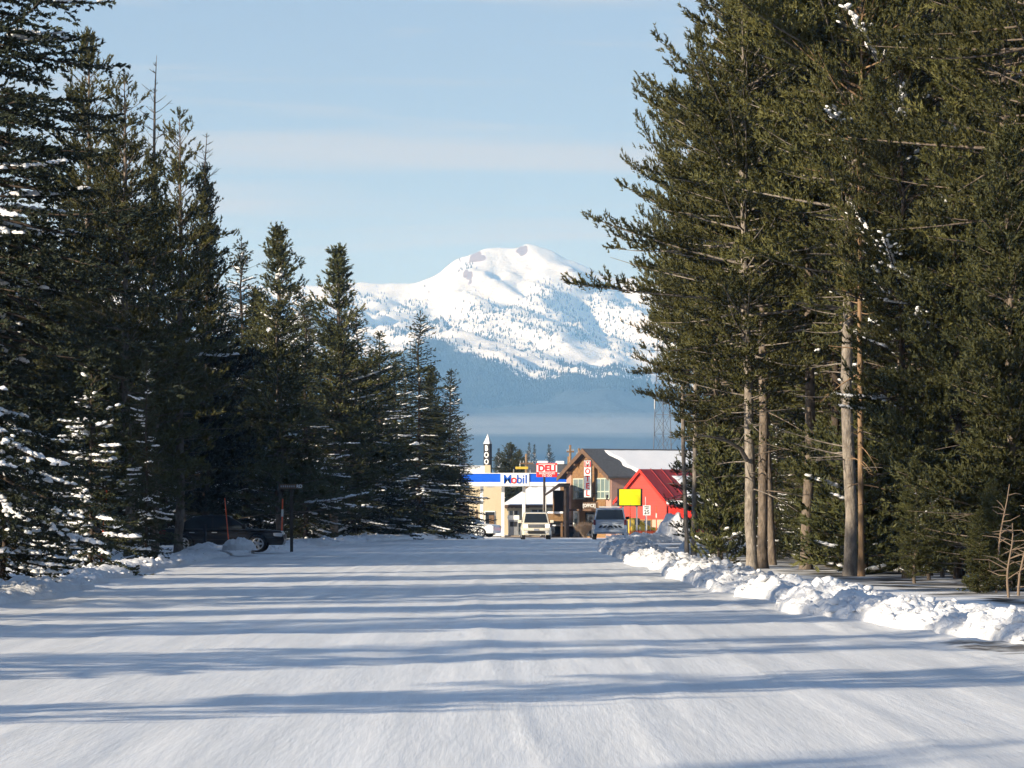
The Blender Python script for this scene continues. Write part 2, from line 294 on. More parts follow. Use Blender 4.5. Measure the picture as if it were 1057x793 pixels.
def make_tree(key_, seed, h, rmax, base, kind='pine', snow=0., trunk_r=None, whorl=.42, dens=1., deadtop=0, dead=12, gap=0., sparse_low=0.):
    rng = np.random.default_rng(seed)
    tr = trunk_r or h*.0095
    tb = Tubes()
    ns = 14; tz = np.linspace(0, 1, ns); sway = np.cumsum(rng.normal(0,.034,(ns,2)),0)*h*.07; sway -= sway[0]
    TP = np.stack([sway[:,0], sway[:,1], tz*h-.3*(tz==0)],1); TR = tr*(1-tz)**.75+.008; TR[0] *= 1.25
    fl = np.array([-.3,.0,.12,.35,.8]); TP = np.concatenate([np.stack([fl*0,fl*0,fl],1), TP[1:]]); TR = np.concatenate([tr*np.array([1.9,1.6,1.28,1.1,1.0]), TR[1:]]); tz = np.clip(TP[:,2]/h,0,1); TR = TR*(1+.05*rng.normal(0,1,len(TR)))
    tb.add(TP, TR, 9)
    def trunk_at(z): 
        t = min(max(z/h,0),1); return np.array([np.interp(t,tz,TP[:,0]), np.interp(t,tz,TP[:,1]), z])
    tp, td, tl = [], [], []       # tufts
    sp, sa, ss = [], [], []       # snow
    # smooth radius irregularity around the crown
    az0 = rng.random(6)*6.28; am = rng.random(6)*.30
    def irr(a, z):
        v = 1.
        for q in range(6): v += am[q]*math.sin(a*(1+q%3)+az0[q]+z*(.5+.35*q))
        return max(v,.3)
    z = base*h; top = h*(1-deadtop)
    while z < top-.12:
        t = (z-base*h)/max(top-base*h,.1)
        if kind == 'spruce': prof = (1-t)**.70*.97+.03; 
        elif kind == 'young': prof = min(1,(1-t)**.8*1.05)*(.7+.3*min(1,t*6))
        elif kind == 'lodge': prof = (.74+.26*math.sin(t*5+seed))*min(1,(1-t)*2.6+.06)**.75*(.5+.5*min(1,t*5))
        else: prof = (min(1,t*3.2+.35))*(min(1,(1-t)*1.9))**.7
        nb = int(rng.integers(4,7)) if kind in ('spruce','young') else int(rng.integers(3,6))
        a0 = rng.random()*6.28
        for b in range(nb):
            if rng.random() < gap: continue
            a = a0+b*6.283/nb+rng.normal(0,.25)
            Lb = rmax*prof*irr(a,z)*rng.uniform(.58,1.18)
            if Lb < .12: Lb = .12
            zz = z+rng.normal(0,.08)
            if kind == 'spruce': e0 = math.radians(np.interp(t,[0,.6,1],[-24,-6,35])+rng.normal(0,5)); cv = .16*Lb*(1-t*.5)
            elif kind == 'young': e0 = math.radians(np.interp(t,[0,.5,1],[-2,14,50])+rng.normal(0,7)); cv = .12*Lb
            else: e0 = math.radians(np.interp(t,[0,.4,1],[-10,10,45])+rng.normal(0,11)); cv = rng.uniform(.02,.22)*Lb
            s = np.linspace(0,1,7)
            P0 = trunk_at(zz); lat = rng.normal(0,.06)*Lb
            ca, sa_ = math.cos(a), math.sin(a)
            rr = Lb*s*math.cos(e0)
            BP = np.stack([P0[0]+ca*rr-sa_*lat*s**2, P0[1]+sa_*rr+ca*lat*s**2, zz+Lb*math.sin(e0)*s+cv*s**2.2],1)
            tb.add(BP, np.linspace(.011+.008*Lb,.005,7), 4)
            # twigs
            step = .165/dens; s0 = .12 if kind in ('spruce','young') else .26
            nt = max(2,int(Lb*(1-s0)/step)); sv = np.linspace(s0,.98,nt)+rng.normal(0,.01,nt); sv = np.clip(sv,0,1)
            Bp = np.stack([np.interp(sv,s,BP[:,q]) for q in range(3)],1)
            side = np.where(np.arange(nt)%2==0,1,-1)*1.
            maxt = (.42 if kind!='pine' else .36)*Lb
            ln = np.clip(maxt*np.minimum(1,(1-sv)*1.5+.12)*rng.uniform(.6,1.15,nt), .1, 1.1)
            fw = np.radians(rng.uniform(38,68,nt))
            dz = (rng.uniform(-.32,.1,nt) if kind=='spruce' else rng.uniform(-.1,.55,nt))
            dx = ca*np.cos(fw)-sa_*side*np.sin(fw); dy = sa_*np.cos(fw)+ca*side*np.sin(fw)
            TD = np.stack([dx,dy,dz],1); TD /= np.linalg.norm(TD,axis=1,keepdims=True)
            snowy = snow>0 and vn(np.array([a*1.3+seed]), np.array([zz*.55]), seed)[0] < snow*(1.12-.55*t)
            stp = .15/dens
            for q in range(nt):
                m = max(1,int(ln[q]/stp)); f = (np.arange(m)+.6)/m*ln[q]
                Q = Bp[q]+TD[q]*f[:,None]; Q[:,2] += (.12 if kind!='spruce' else -.10)*(f/ (ln[q]+.01))**2*ln[q]
                D = np.tile(TD[q],(m,1)); D[:,2] += (.0 if kind=='spruce' else rng.uniform(.15,.75))
                tp.append(Q); td.append(D); tl.append(np.full(m, 1.))
            mt = max(2,int(Lb*(1-s0)/.12)); f = np.linspace(s0,1.02,mt)
            Q = np.stack([np.interp(f,s,BP[:,c]) for c in range(3)],1); D = np.tile(BP[-1]-BP[-3],(mt,1)); D = D/np.linalg.norm(D,axis=1,keepdims=True); D[:,2] += .1
            tp.append(Q); td.append(D); tl.append(np.full(mt,1.1))
            if kind!='spruce' and t>.05:
                tp.append(Q+rng.normal(0,.10,Q.shape)); td.append(D+np.array([0,0,.8])); tl.append(np.full(mt,1.3))
            if snowy and Lb > .35:
                hv = rng.uniform(.6,1.2); c_ = np.arange(.32*Lb,Lb*1.0,.085)/Lb
                c_ = c_[vn(c_*Lb*2.2+seed+a*9,c_*0+zz,seed+77) > .34]
                m1 = len(c_); nn = m1+max(2,int(Lb*7*hv)); f = np.concatenate([c_, rng.uniform(.3,1.0,nn-m1)])
                Q = np.stack([np.interp(f,s,BP[:,c]) for c in range(3)],1); ax = BP[-1]-BP[2]
                off = np.concatenate([rng.normal(0,.02,m1), rng.normal(0,.15,nn-m1)*Lb*(1.15-f[m1:])])
                Q[:,0] += -sa_*off; Q[:,1] += ca*off; Q[:,2] += .055-.20*np.abs(off)
                AX = np.tile(ax,(nn,1))+np.stack([-sa_*np.sign(off)*.9*Lb,ca*np.sign(off)*.9*Lb,-.3*np.abs(off)],1)*rng.random((nn,1))*(np.arange(nn)>=m1)[:,None]
                w = np.concatenate([rng.uniform(.7,1.25,m1)*hv, rng.uniform(.35,1.0,nn-m1)])*np.clip(1.25-.5*f,.5,1)
                sp.append(Q); sa.append(AX); ss.append(np.stack([.115*w+.02, .085*w+.015, .058*w+.012],1))
        z += whorl*.62*rng.uniform(.6,1.35)*(1. if kind!='lodge' else 1.15)
    # leader tuft
    if not deadtop:
        f = np.linspace(0,.5,5)[:,None]; Q = trunk_at(h)+np.array([[0,0,-.45]])+f*np.array([[0,0,1.]]); tp.append(Q); td.append(np.tile([0.02,0,1.],(5,1))); tl.append(np.full(5,1.))
    else:
        zz = top-.3
        while zz < h-.15:
            for b in range(3):
                a = rng.random()*6.28; Lb = rmax*.42*(1.1-(zz-top)/(h-top))*rng.uniform(.5,1.2); s = np.linspace(0,1,5); P0 = trunk_at(zz)
                BP = np.stack([P0[0]+math.cos(a)*Lb*s, P0[1]+math.sin(a)*Lb*s, zz+Lb*.35*s+.25*Lb*s**2],1); tb.add(BP, np.linspace(.014,.006,5),4)
                for q in range(4):
                    k0 = rng.uniform(.3,.95); p = np.array([np.interp(k0,s,BP[:,c]) for c in range(3)]); aa = a+rng.choice([-1,1])*.8
                    tb.add(np.stack([p, p+np.array([math.cos(aa),math.sin(aa),rng.uniform(0,.8)])*Lb*.28]), [.006,.004],3)
            zz += rng.uniform(.2,.42)
    # dead lower branches
    for q in range(dead):
        zz = rng.uniform(.12*h, max(base*h,.3*h)+1.); a = rng.random()*6.28; Lb = rng.uniform(.4,1.9); s = np.linspace(0,1,6); P0 = trunk_at(zz); e = rng.uniform(-.35,.2); k = rng.normal(0,.3,2)
        BP = np.stack([P0[0]+math.cos(a)*Lb*s-math.sin(a)*k[0]*s**2*Lb*.5, P0[1]+math.sin(a)*Lb*s+math.cos(a)*k[0]*s**2*Lb*.5, zz+Lb*e*s+k[1]*.4*Lb*s**2],1)
        tb.add(BP, np.linspace(.022,.006,6),4)
        for w in range(3):
            k0 = rng.uniform(.35,.95); p = np.array([np.interp(k0,s,BP[:,c]) for c in range(3)]); aa = a+rng.choice([-1,1])*rng.uniform(.5,1.1)
            tb.add(np.stack([p, p+np.array([math.cos(aa),math.sin(aa),rng.uniform(-.3,.3)])*Lb*.3]), [.008,.004],3)
    P = np.concatenate(tp); D = np.concatenate(td); S = np.concatenate(tl)
    cs = .85 if kind!='spruce' else .6
    n3 = (vn(P[:,0]/cs+P[:,2]*.6, P[:,1]/cs, seed+900)+vn(P[:,2]/(cs*.62)+7, (P[:,0]+P[:,1])/cs, seed+901)+vn((P[:,0]-P[:,1])/(cs*.5), P[:,2]/(cs*.5), seed+902))/3
    kp = n3+rng.normal(0,.03,len(P)) > (.41 if kind=='pine' else .36 if kind=='young' else .31)
    P, D, S = P[kp], D[kp], S[kp]; n = len(P)
    if kind!='spruce': D = D+np.array([0,0,.35])
    D = D+rng.normal(0,.22,D.shape); D /= np.linalg.norm(D,axis=1,keepdims=True)
    K = 14 if kind!='spruce' else 11
    R = np.cross(D, rng.normal(0,1,D.shape)); R /= np.linalg.norm(R,axis=1,keepdims=True)+1e-9; R2 = np.cross(D,R)
    th = rng.random((n,K))*6.283; be = np.radians(rng.uniform(14,56,(n,K)))
    ld = R[:,None]*np.cos(th)[...,None]+R2[:,None]*np.sin(th)[...,None]
    nd = D[:,None]*np.cos(be)[...,None]+ld*np.sin(be)[...,None]
    tuft = (.22 if kind!='spruce' else .13)/dens**.5
    nl = (.115 if kind!='spruce' else .09)/dens**.5
    st = P[:,None]+D[:,None]*(rng.random((n,K,1))*tuft*S[:,None,None])
    tip = st+nd*(nl*rng.uniform(.7,1.2,(n,K,1)))
    wd = np.cross(nd, rng.normal(0,1,nd.shape)); wd /= np.linalg.norm(wd,axis=2,keepdims=True)+1e-9; wd *= (.023 if kind!='spruce' else .024)/dens**.5
    V = np.stack([st-wd, st+wd, tip],2).reshape(-1,3)
    Fc = np.arange(n*K*3).reshape(-1,3)
    crown = np_mesh('crown', V, Fc)
    trunk = tb.mesh('trunk')
    sn = None; print(key_, len(Fc), 'tris')
    if sp:
        Pq = np.concatenate(sp); sn = blobs('snow_load', Pq, np.concatenate(sa), np.concatenate(ss), rng, ICO1, .3)
    return trunk, crown, sn, h
PROTO = {}
def proto(key, bark, leaf, **k):
    t, c, s, h = make_tree(key, **k); t.materials.append(M[bark]); c.materials.append(M[leaf])
    if s: s.materials.append(M['snow_load'])
    PROTO[key] = (t, c, s, h)
proto('wide', 'bark_pale','needle_pine', seed=11, h=19, rmax=3.5, base=.25, kind='pine', dead=10, whorl=.40, dens=1.0, trunk_r=.155)
proto('p1', 'bark_pale','needle_pine', seed=12, h=19, rmax=2.7, base=.30, kind='pine', dead=16, whorl=.42, trunk_r=.15)
proto('p2', 'bark','needle_pine', seed=13, h=18, rmax=2.4, base=.34, kind='pine', dead=18, whorl=.44, trunk_r=.14)
proto('p3', 'bark_dark','needle_pine', seed=14, h=17, rmax=2.6, base=.26, kind='pine', dead=18, whorl=.44, trunk_r=.13, snow=.22)
proto('y1', 'bark','needle_young', seed=15, h=13, rmax=1.9, base=.10, kind='young', dead=6, whorl=.36, snow=.20)
proto('y2', 'bark','needle_young', seed=16, h=10, rmax=2.1, base=.06, kind='young', dead=5, whorl=.34, snow=.14)
proto('l1', 'bark','needle_pine', seed=17, h=17, rmax=1.7, base=.12, kind='lodge', dead=10, whorl=.36)
proto('l2', 'bark','needle_pine', seed=18, h=16, rmax=1.9, base=.12, kind='lodge', dead=10, whorl=.36, snow=.15)
proto('dead', 'bark','needle_pine', seed=19, h=17, rmax=2.1, base=.12, kind='lodge', dead=12, whorl=.38, deadtop=.20)
proto('s1', 'bark_dark','needle_spruce', seed=20, h=15, rmax=2.35, base=.04, kind='spruce', dead=2, whorl=.36, snow=.42)
proto('s2', 'bark_dark','needle_spruce', seed=21, h=13, rmax=2.1, base=.05, kind='spruce', dead=2, whorl=.35, snow=.42)
proto('sbig', 'bark_dark','needle_spruce_dark', seed=22, h=19, rmax=3.3, base=.12, kind='spruce', dead=2, whorl=.36, snow=.46)
proto('ssmall', 'bark_dark','needle_spruce', seed=23, h=5.5, rmax=1.35, base=.03, kind='spruce', dead=0, whorl=.27, snow=.72)
proto('sdark', 'bark_dark','needle_spruce_dark', seed=24, h=16, rmax=1.7, base=.10, kind='young', dead=4, whorl=.36, deadtop=.09)
proto('tiny', 'bark_dark','needle_young', seed=25, h=3.4, rmax=1.0, base=.05, kind='young', dead=0, whorl=.26, snow=.25)
def G(Y): return float(np.interp(Y,[215,300],[0,-.45]))
def place(key, X, Y, height, rz, name, label, cat, group=None, z=None, bark=None, lean=(0,0), widen=1.):
    t, c, s, h = PROTO[key]
    k = height/h
    root = empty(name, (X,Y,(G(Y)-.05) if z is None else z), rz, label, cat, group); root.scale = (k*widen,k*widen,k); root.rotation_euler = (lean[0],lean[1],rz)
    a = link('trunk', t, None, root); link('crown', c, None, root)
    if bark: a.material_slots[0].link = 'OBJECT'; a.material_slots[0].material = M[bark]
    if s: tag(link('snow_load', s, None, root), kind='stuff')
    return root

# --- left side, trees one can tell apart
LT = [
 ('sbig', -24, 70, 18.5, .3, .92, 'spruce_tree', 'huge dark snow laden spruce filling the left edge of the picture', 'tree'),
 ('ssmall', 2, 78, 4.6, 1.1, 1.1, 'spruce_tree', 'low spruce thickly loaded with snow at the lower left corner of the forest', 'tree'),
 ('ssmall', 93, 96, 5.6, 2.2, .95, 'spruce_tree', 'young spruce with big snow clumps behind the leftmost orange snow stake', 'tree'),
 ('ssmall', 60, 90, 3.0, 4.2, 1.1, 'spruce_tree', 'knee high bushy spruce in shade between two snow loaded young spruces', 'tree'),
 ('l1', 98, 130, 17.6, 0, 1.05, 'pine_tree', 'tall slim pine whose pointed olive top is the highest on the left side', 'tree'),
 ('l2', 133, 126, 15.7, 1.4, 1.1, 'pine_tree', 'sunlit pine with a pointed top just left of the bare topped pine', 'tree'),
 ('dead', 160, 132, 17.2, 2.5, .9, 'pine_tree', 'pine with a dead bare grey crown tip standing out against the sky', 'tree'),
 ('l2', 184, 136, 15.6, .7, 1.05, 'pine_tree', 'pine with a tufted olive top right beside the bare topped pine', 'tree'),
 ('s2', 150, 112, 6.3, 3.6, .85, 'spruce_tree', 'short spruce with snow shelves left of the thin dark post with the yellow band', 'tree'),
 ('sdark', 212, 150, 16.3, 1.9, 1.0, 'spruce_tree', 'nearly black spruce with a bare spike on top above the parked sedan', 'tree'),
 ('s1', 252, 182, 14.4, .2, 1.2, 'spruce_tree', 'narrow dark spruce behind the street name sign, shorter than its right neighbour', 'tree'),
 ('y1', 289, 178, 14.6, 2.9, 1.35, 'pine_tree', 'broad topped olive pine above the wooden street name sign', 'tree'),
 ('s1', 316, 205, 13.2, 4.6, 1.3, 'spruce_tree', 'spruce squeezed between the broad topped pine and the tall wide spruce', 'tree'),
 ('y1', 345, 212, 16.0, 5.2, 1.5, 'pine_tree', 'tall wide dark conifer mid left row with a two pointed olive top', 'tree'),
 ('s1', 366, 222, 13.3, 3.4, 1.4, 'spruce_tree', 'snow dusted spruce hugging the right side of the tall wide conifer', 'tree'),
 ('s2', 392, 226, 12.1, 2.7, 1.3, 'spruce_tree', 'narrow spruce in the dip between the two tallest conifers of the left row end', 'tree'),
 ('s2', 409, 240, 11.6, .9, 1.0, 'spruce_tree', 'thin spire shaped spruce just left of the last tall conifer', 'tree'),
 ('s1', 432, 238, 13.9, 1.2, 1.3, 'spruce_tree', 'last tall conifer of the left row, its pointed top against the snowy mountain', 'tree'),
 ('s2', 463, 250, 10.9, 4.0, 1.25, 'spruce_tree', 'rightmost spruce of the left row, its branches touching the fuel canopy', 'tree'),
 ('ssmall', 400, 225, 6.6, 1.7, .95, 'spruce_tree', 'small snow covered spruce at the foot of the last trees of the left row', 'tree'),
]
for key, px, Y, hh, rz, wd, nm, lb, ct in LT:
    place(key, wx(px,Y), Y, hh, rz, nm, lb, ct, 'conifers along the left side of the road', widen=wd)
# deep wood behind the left row
rng = np.random.default_rng(5)
LB = 'dark conifer deep in the shaded wood behind the left row of trees'
for i in range(96):
    Y = 102+i*1.20+rng.uniform(-2,2); X = float(np.interp(Y,[100,170,250,300],[-17.5,-15.5,-13,-13]))-rng.uniform(0,8)-(7 if i%3==0 else 0)
    key = ['s1','l2','s2','y1','sdark','p3'][rng.integers(0,6)]
    lim = float(np.interp((X/Y*F+528.5),[-60,60,230,300,340,400],[17,13,11.5,10.5,10.5,9.]))
    place(key, X, Y, lim*rng.uniform(.82,1.0), rng.uniform(0,6.28), 'conifer_tree', LB, 'tree', 'dark conifers deep in the left wood')
for i,(px_,Y,hh) in enumerate([(236,190,12.5),(268,200,13),(300,214,12.5),(322,224,13.5),(378,240,10.8),(386,240,10.9),(420,244,11.6),(446,246,10.9),(474,262,8.2),(454,262,9.0),(402,256,10),(440,246,9.0),(340,234,13),(360,246,12)]):
    place(['s1','y1','s2'][i%3], wx(px_,Y), Y, hh, i*1.9, 'conifer_tree', LB, 'tree', 'dark conifers deep in the left wood', widen=1.3)
# scattered trees left of the road nearer than the frame; they throw the long bands of shade on the road
for i,(X,Y,hh,key) in enumerate([(-15.5,21.8,15,'l2'),(-13.5,32.0,12,'s2'),(-17,41.0,15,'l1'),(-14.5,47.5,9.5,'s2'),(-13,55,14,'l2'),(-26,.5,17,'p2'),(-16,61,11,'s2'),(-33,30,17,'p3'),(-24,27,16,'s2'),(-28,43,16,'l2'),(-23,53,14,'s2'),(-32,57,17,'l1'),(-21,67,15,'s1'),(-34,69,17,'p2'),(-27,75,16,'s1'),(-15,69,12,'s2'),(-40,48,17,'s1'),(-18,79,13,'s2'),(-21,2.5,13,'l1')]):
    place(key, X, Y, hh, i*1.3, 'conifer_tree', 'conifer standing alone on the open snow left of the camera, out of the picture', 'tree', 'scattered conifers left of the camera')

# --- right side
RT = [  # bark choice paints in sun and shade: lit trunks pale, shaded ones darker
 ('wide', 776, 95, 15.6, 2.6, 'bark_pale', (0,.012), 'pine_tree', 'big pine with pale forked looking trunk and a long bough reaching left into the sky'),
 ('p2', 787, 99, 17.0, 1.0, 'bark', (0,-.01), 'pine_tree', 'pine with a darker trunk hidden right behind the pale trunk of the big leftmost pine'),
 ('p2', 797, 104, 16.0, 3.9, 'bark', (0,.03), 'pine_tree', 'slender pine leaning slightly right, third trunk from the left on the right side'),
 ('p1', 832, 97, 18.5, .4, 'bark', (0,0), 'pine_tree', 'pine with straight grey brown trunk left of the brightest pale trunk'),
 ('p3', 858, 112, 17.5, 2.2, 'bark_dark', (0,-.01), 'pine_tree', 'shaded pine with dark trunk between the grey brown trunk and the brightest pale trunk'),
 ('p1', 878, 88, 19.0, 4.4, 'bark_pale', (0,.004), 'pine_tree', 'tall pine with the brightest pale trunk and bare horizontal dead limbs'),
 ('p2', 889, 86, 17.5, 1.6, 'bark_orange', (0,0), 'pine_tree', 'thin pine with an orange trunk right beside the brightest pale trunk'),
 ('y1', 934, 92, 13.9, .5, 'bark', (0,0), 'pine_tree', 'full crowned younger pine with its fresh green tip in front of the tall pines'),
 ('p3', 936, 84, 12.0, 3.0, 'bark_dark', (0,.01), 'pine_tree', 'pine with a dark trunk, first one right of the orange trunk'),
 ('p3', 955, 88, 18.0, 5.1, 'bark_dark', (0,0), 'pine_tree', 'pine with a thin dark trunk midway between orange trunk and right edge'),
 ('p2', 972, 94, 18.5, 2.0, 'bark', (0,.01), 'pine_tree', 'tall pine behind the snow dusted boughs in the middle right of the wood'),
 ('y1', 990, 83, 11.4, 2.4, 'bark_dark', (0,0), 'pine_tree', 'younger pine with snow dusted boughs at the right side of the wood'),
 ('y2', 1042, 74, 8.6, .8, 'bark', (0,0), 'pine_tree', 'bright green bushy pine leaning in from the right edge above the dry saplings'),
 ('p1', 1040, 82, 18.5, 1.3, 'bark', (0,0), 'pine_tree', 'tall pine behind the bright green bushy pine at the right edge'),
 ('p2', 1075, 76, 18.0, 3.3, 'bark', (0,0), 'pine_tree', 'tall pine cut off by the right edge of the picture'),
 ('p2', 716, 128, 17.5, 5.0, 'bark_pale', (0,.006), 'pine_tree', 'right one of two thin pale trunks rising together beside the red building'),
 ('p2', 709, 131, 16.0, 2.6, 'bark_pale', (0,.012), 'pine_tree', 'left one of two thin pale trunks rising together beside the red building'),
 ('wide', 742.5, 113, 13.0, 4.1, 'bark', (0,-.02), 'pine_tree', 'shorter wide crowned pine behind the big leftmost pine, hanging over the snow bank end'),
 ('tiny', 742, 108, 3.6, 1.0, 'bark', (0,0), 'pine_tree', 'small green spruce like sapling at the foot of the big leftmost pine'),
 ('y2', 738, 150, 7.5, 2.0, 'bark', (0,0), 'pine_tree', 'bushy dark pine beside the red building at the end of the right snow bank'),
 ('y1', 742, 138, 12.0, 4.0, 'bark', (0,0), 'pine_tree', 'dense pine filling the gap behind the two thin pale trunks'),
]
WR = {776:1.07, 742.5:1.0, 889:.5, 716:.62, 709:.6, 797:.85, 1042:1.15}
for key, px, Y, hh, rz, bk, ln, nm, lb in RT:
    place(key, wx(px,Y), Y, hh, rz, nm, lb, 'tree', 'pines along the right side of the road', bark=bk, lean=ln, z=.05, widen=WR.get(px,1.))
RB = 'pine standing in the dark deep of the wood behind the right snow bank'
for i in range(96):
    Y = 90+i*1.4+rng.uniform(-2,2); X = float(np.interp(Y,[80,100,140,190,230],[14,10.5,9.8,12,15]))+rng.uniform(0,1)**1.3*16
    key = ['p1','p2','p3','p2','y1','s1'][rng.integers(0,6)]
    place(key, X, Y, rng.uniform(14,18.5), rng.uniform(0,6.28), 'pine_tree', RB, 'tree', 'pines deep in the right wood', z=.05)
# low young conifers growing under the tall pines
RU = 'low young conifer in the shade under the tall pines of the right wood'
for i in range(46):
    Y = 90+i*1.1+rng.uniform(-1,1); X = float(np.interp(Y,[80,100,145],[11.5,7.6,8.5]))+rng.uniform(0,1)**1.2*13
    place(['y2','s2','y2','tiny'][i%4], X, Y, rng.uniform(3.2,6.5), rng.uniform(0,6.28), 'young_conifer', RU, 'tree', 'young conifers under the right wood', z=.0, widen=1.25)
for i in range(34):
    Y = 68+i*1.0; X = max(float(np.interp(Y,[66,89],[4.5,3.8]))+3.6, 8.2)+(i*37%11)*.62
    place(['y2','tiny','y1'][i%3], X, Y, 1.6+(i*7%5)*.55, i*2.1, 'young_conifer', RU, 'tree', 'young conifers under the right wood', z=.0, widen=1.4)
# --- distant trees behind the town
for px, top, Y, key, wd, lb in [(514.5,463,420,'s2',.8,'reddish brown slim bare looking spruce right of the tall book sign'),
                             (527,459,430,'y2',2.1,'round dark pine above the fuel canopy lettering'),
                             (536,466,440,'y2',1.5,'lower dark pine leaning on the round dark pine above the canopy'),
                             (546,457,450,'s2',.6,'left one of two thin spruce spires behind the red sandwich sign'),
                             (551,459,455,'s2',.55,'right one of two thin spruce spires behind the red sandwich sign'),
                             (567.5,459,450,'s2',.8,'lone spruce spire between the red sandwich sign and the motel'),
                             (503,472,400,'s1',.8,'dark spruce half hidden behind the tall book sign'),
                             (519,474,440,'y2',1.4,'low dark pine between the slim spruce and the round pine')]:
    h_ = wz(top,Y)+.45
    place(key, wx(px,Y), Y, h_, px, 'conifer_tree', lb, 'tree', 'conifers behind the town roofs', z=-.5, widen=wd)

# ------------------------------------------------------------------ ground, road, banks
RE = [(20,7.6),(36,7.0),(45.7,6.05),(54.8,5.1),(66,4.5),(89,3.8),(136,3.8),(165,3.7),(182,5.2),(196,9.5),(205,20),(210,60)]
LE = [(20,-10.5),(60,-9.6),(72,-9.4),(95,-10.2),(130,-11.0),(150,-10.6),(173,-9.9),(210,-8),(240,-5.2),(254,-3.2),(262,-8),(268,-20),(272,-60)]
def redge(Y): return np.interp(Y,[a for a,b in RE],[b for a,b in RE])
def ledge(Y): return np.interp(Y,[a for a,b in LE],[b for a,b in LE])
def gz(X, Y):
    g = np.interp(Y,[215,300],[0,-.45])
    inside = np.clip(np.minimum(X-(ledge(Y)-.8), (redge(Y)+.8)-X)/.8, 0, 1)
    far = np.clip((Y-262)/10,0,1)
    inside = np.maximum(inside, far)
    bump = .10*fbm(X*.35,Y*.35,3,3)+.12
    near = np.clip((420-Y)/100,0,1)*np.clip((70-np.abs(X))/30,0,1)
    return g+(-.08)*inside+(1-inside)*bump*near-.02
xs = np.concatenate([np.linspace(-4900,-80,24), np.arange(-60,60.1,.6), np.linspace(80,4900,24)])
ys = np.concatenate([np.linspace(-3900,-20,14), np.arange(0,330,1.2), np.linspace(340,1200,20), np.linspace(1500,14400,24)])
M['ground'] = mat('snow_ground', (.80,.81,.83), .65, .2, bump=.02, bscale=9)
nt = M['ground'].node_tree; N_ = nt.nodes; p_ = N_['Principled BSDF']; at_ = N_.new('ShaderNodeAttribute'); at_.attribute_name = 'duff_and_shade'
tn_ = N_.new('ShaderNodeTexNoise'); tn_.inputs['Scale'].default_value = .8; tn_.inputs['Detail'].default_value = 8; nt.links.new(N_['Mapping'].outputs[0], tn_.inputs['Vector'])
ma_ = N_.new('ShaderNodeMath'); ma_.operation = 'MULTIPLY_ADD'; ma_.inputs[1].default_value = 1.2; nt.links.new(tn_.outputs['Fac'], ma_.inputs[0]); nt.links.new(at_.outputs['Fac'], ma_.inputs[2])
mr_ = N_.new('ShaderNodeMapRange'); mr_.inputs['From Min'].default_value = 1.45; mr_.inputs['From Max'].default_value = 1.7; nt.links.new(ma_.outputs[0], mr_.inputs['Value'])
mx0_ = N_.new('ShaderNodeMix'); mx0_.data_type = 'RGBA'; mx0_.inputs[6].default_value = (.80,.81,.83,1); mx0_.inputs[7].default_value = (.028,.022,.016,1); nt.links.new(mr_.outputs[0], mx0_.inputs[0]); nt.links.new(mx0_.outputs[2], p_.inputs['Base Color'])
gm = grid_mesh('ground', xs, ys, gz)
co = np.zeros(len(gm.vertices)*3, np.float32); gm.vertices.foreach_get('co', co); co = co.reshape(-1,3)
df = np.clip((co[:,0]-redge(co[:,1])-1.7)/1.2,0,1)*np.clip((co[:,1]-30)/5,0,1)*np.clip((175-co[:,1])/10,0,1)*np.clip((55-co[:,0])/6,0,1)  # dark wood floor: needle duff, with shade on the snow painted in too
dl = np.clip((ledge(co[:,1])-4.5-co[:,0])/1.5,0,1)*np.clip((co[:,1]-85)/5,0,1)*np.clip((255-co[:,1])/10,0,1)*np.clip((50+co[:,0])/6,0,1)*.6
at0 = gm.attributes.new('duff_and_shade','FLOAT','POINT'); at0.data.foreach_set('value', (df+dl).astype(np.float32))
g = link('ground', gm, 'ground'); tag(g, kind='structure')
def rz(X, Y):
    X2 = X+.0095*Y
    z = .016*(fbm(X2*2.2, Y*.04, 41, 3)-.5)+.006*(fbm(X2*8, Y*.25, 42, 4)-.5)+.010*(fbm(X2*2.5, Y*.6, 46, 4)-.5)+.02*(fbm(X*.25,Y*.08,43,2)-.5)
    rough = np.clip(1-(redge(Y)-X)/2.2,0,1)+np.clip(1-(X-ledge(Y))/3.0,0,1)
    z = z+rough*.10*(fbm(X*1.8,Y*1.1,44,4)-.42)
    lump = np.clip(fbm(X*1.3,Y*.45,47,4)-.60,0,1)*.35
    z = z+lump*.5*np.clip(rough*1.5,0,1)+.02*np.clip(ridged(X2*1.1+.6*fbm(X*.5,Y*.05,52,2),Y*.018,53,3)-.72,0,1)*3*(.4+fbm(X*3,Y*.7,54,3))
    return z+np.interp(Y,[215,300],[0,-.45])
def road_rows():
    y = 12.; r = []
    while y < 300: r.append(y); y += max(.08, y*y/6400*1.1*.55)
    return np.array(r)
rows = road_rows(); t = np.linspace(0,1,300)
Yg, Tg = np.meshgrid(rows, t, indexing='ij')
lo = np.where(Yg<262, ledge(Yg)-.7, -60); hi = redge(Yg)+.7
hi = np.minimum(hi, 60)
Xg = lo+(hi-lo)*Tg; Zg = rz(Xg,Yg)
V = np.stack([Xg.ravel(),Yg.ravel(),Zg.ravel()],1); nx = len(t); a = (np.arange(len(rows)-1)[:,None]*nx+np.arange(nx-1)[None]).ravel()
rd = link('road', np_mesh('road', V, np.stack([a,a+1,a+nx+1,a+nx],1), True), 'road'); tag(rd, kind='structure')

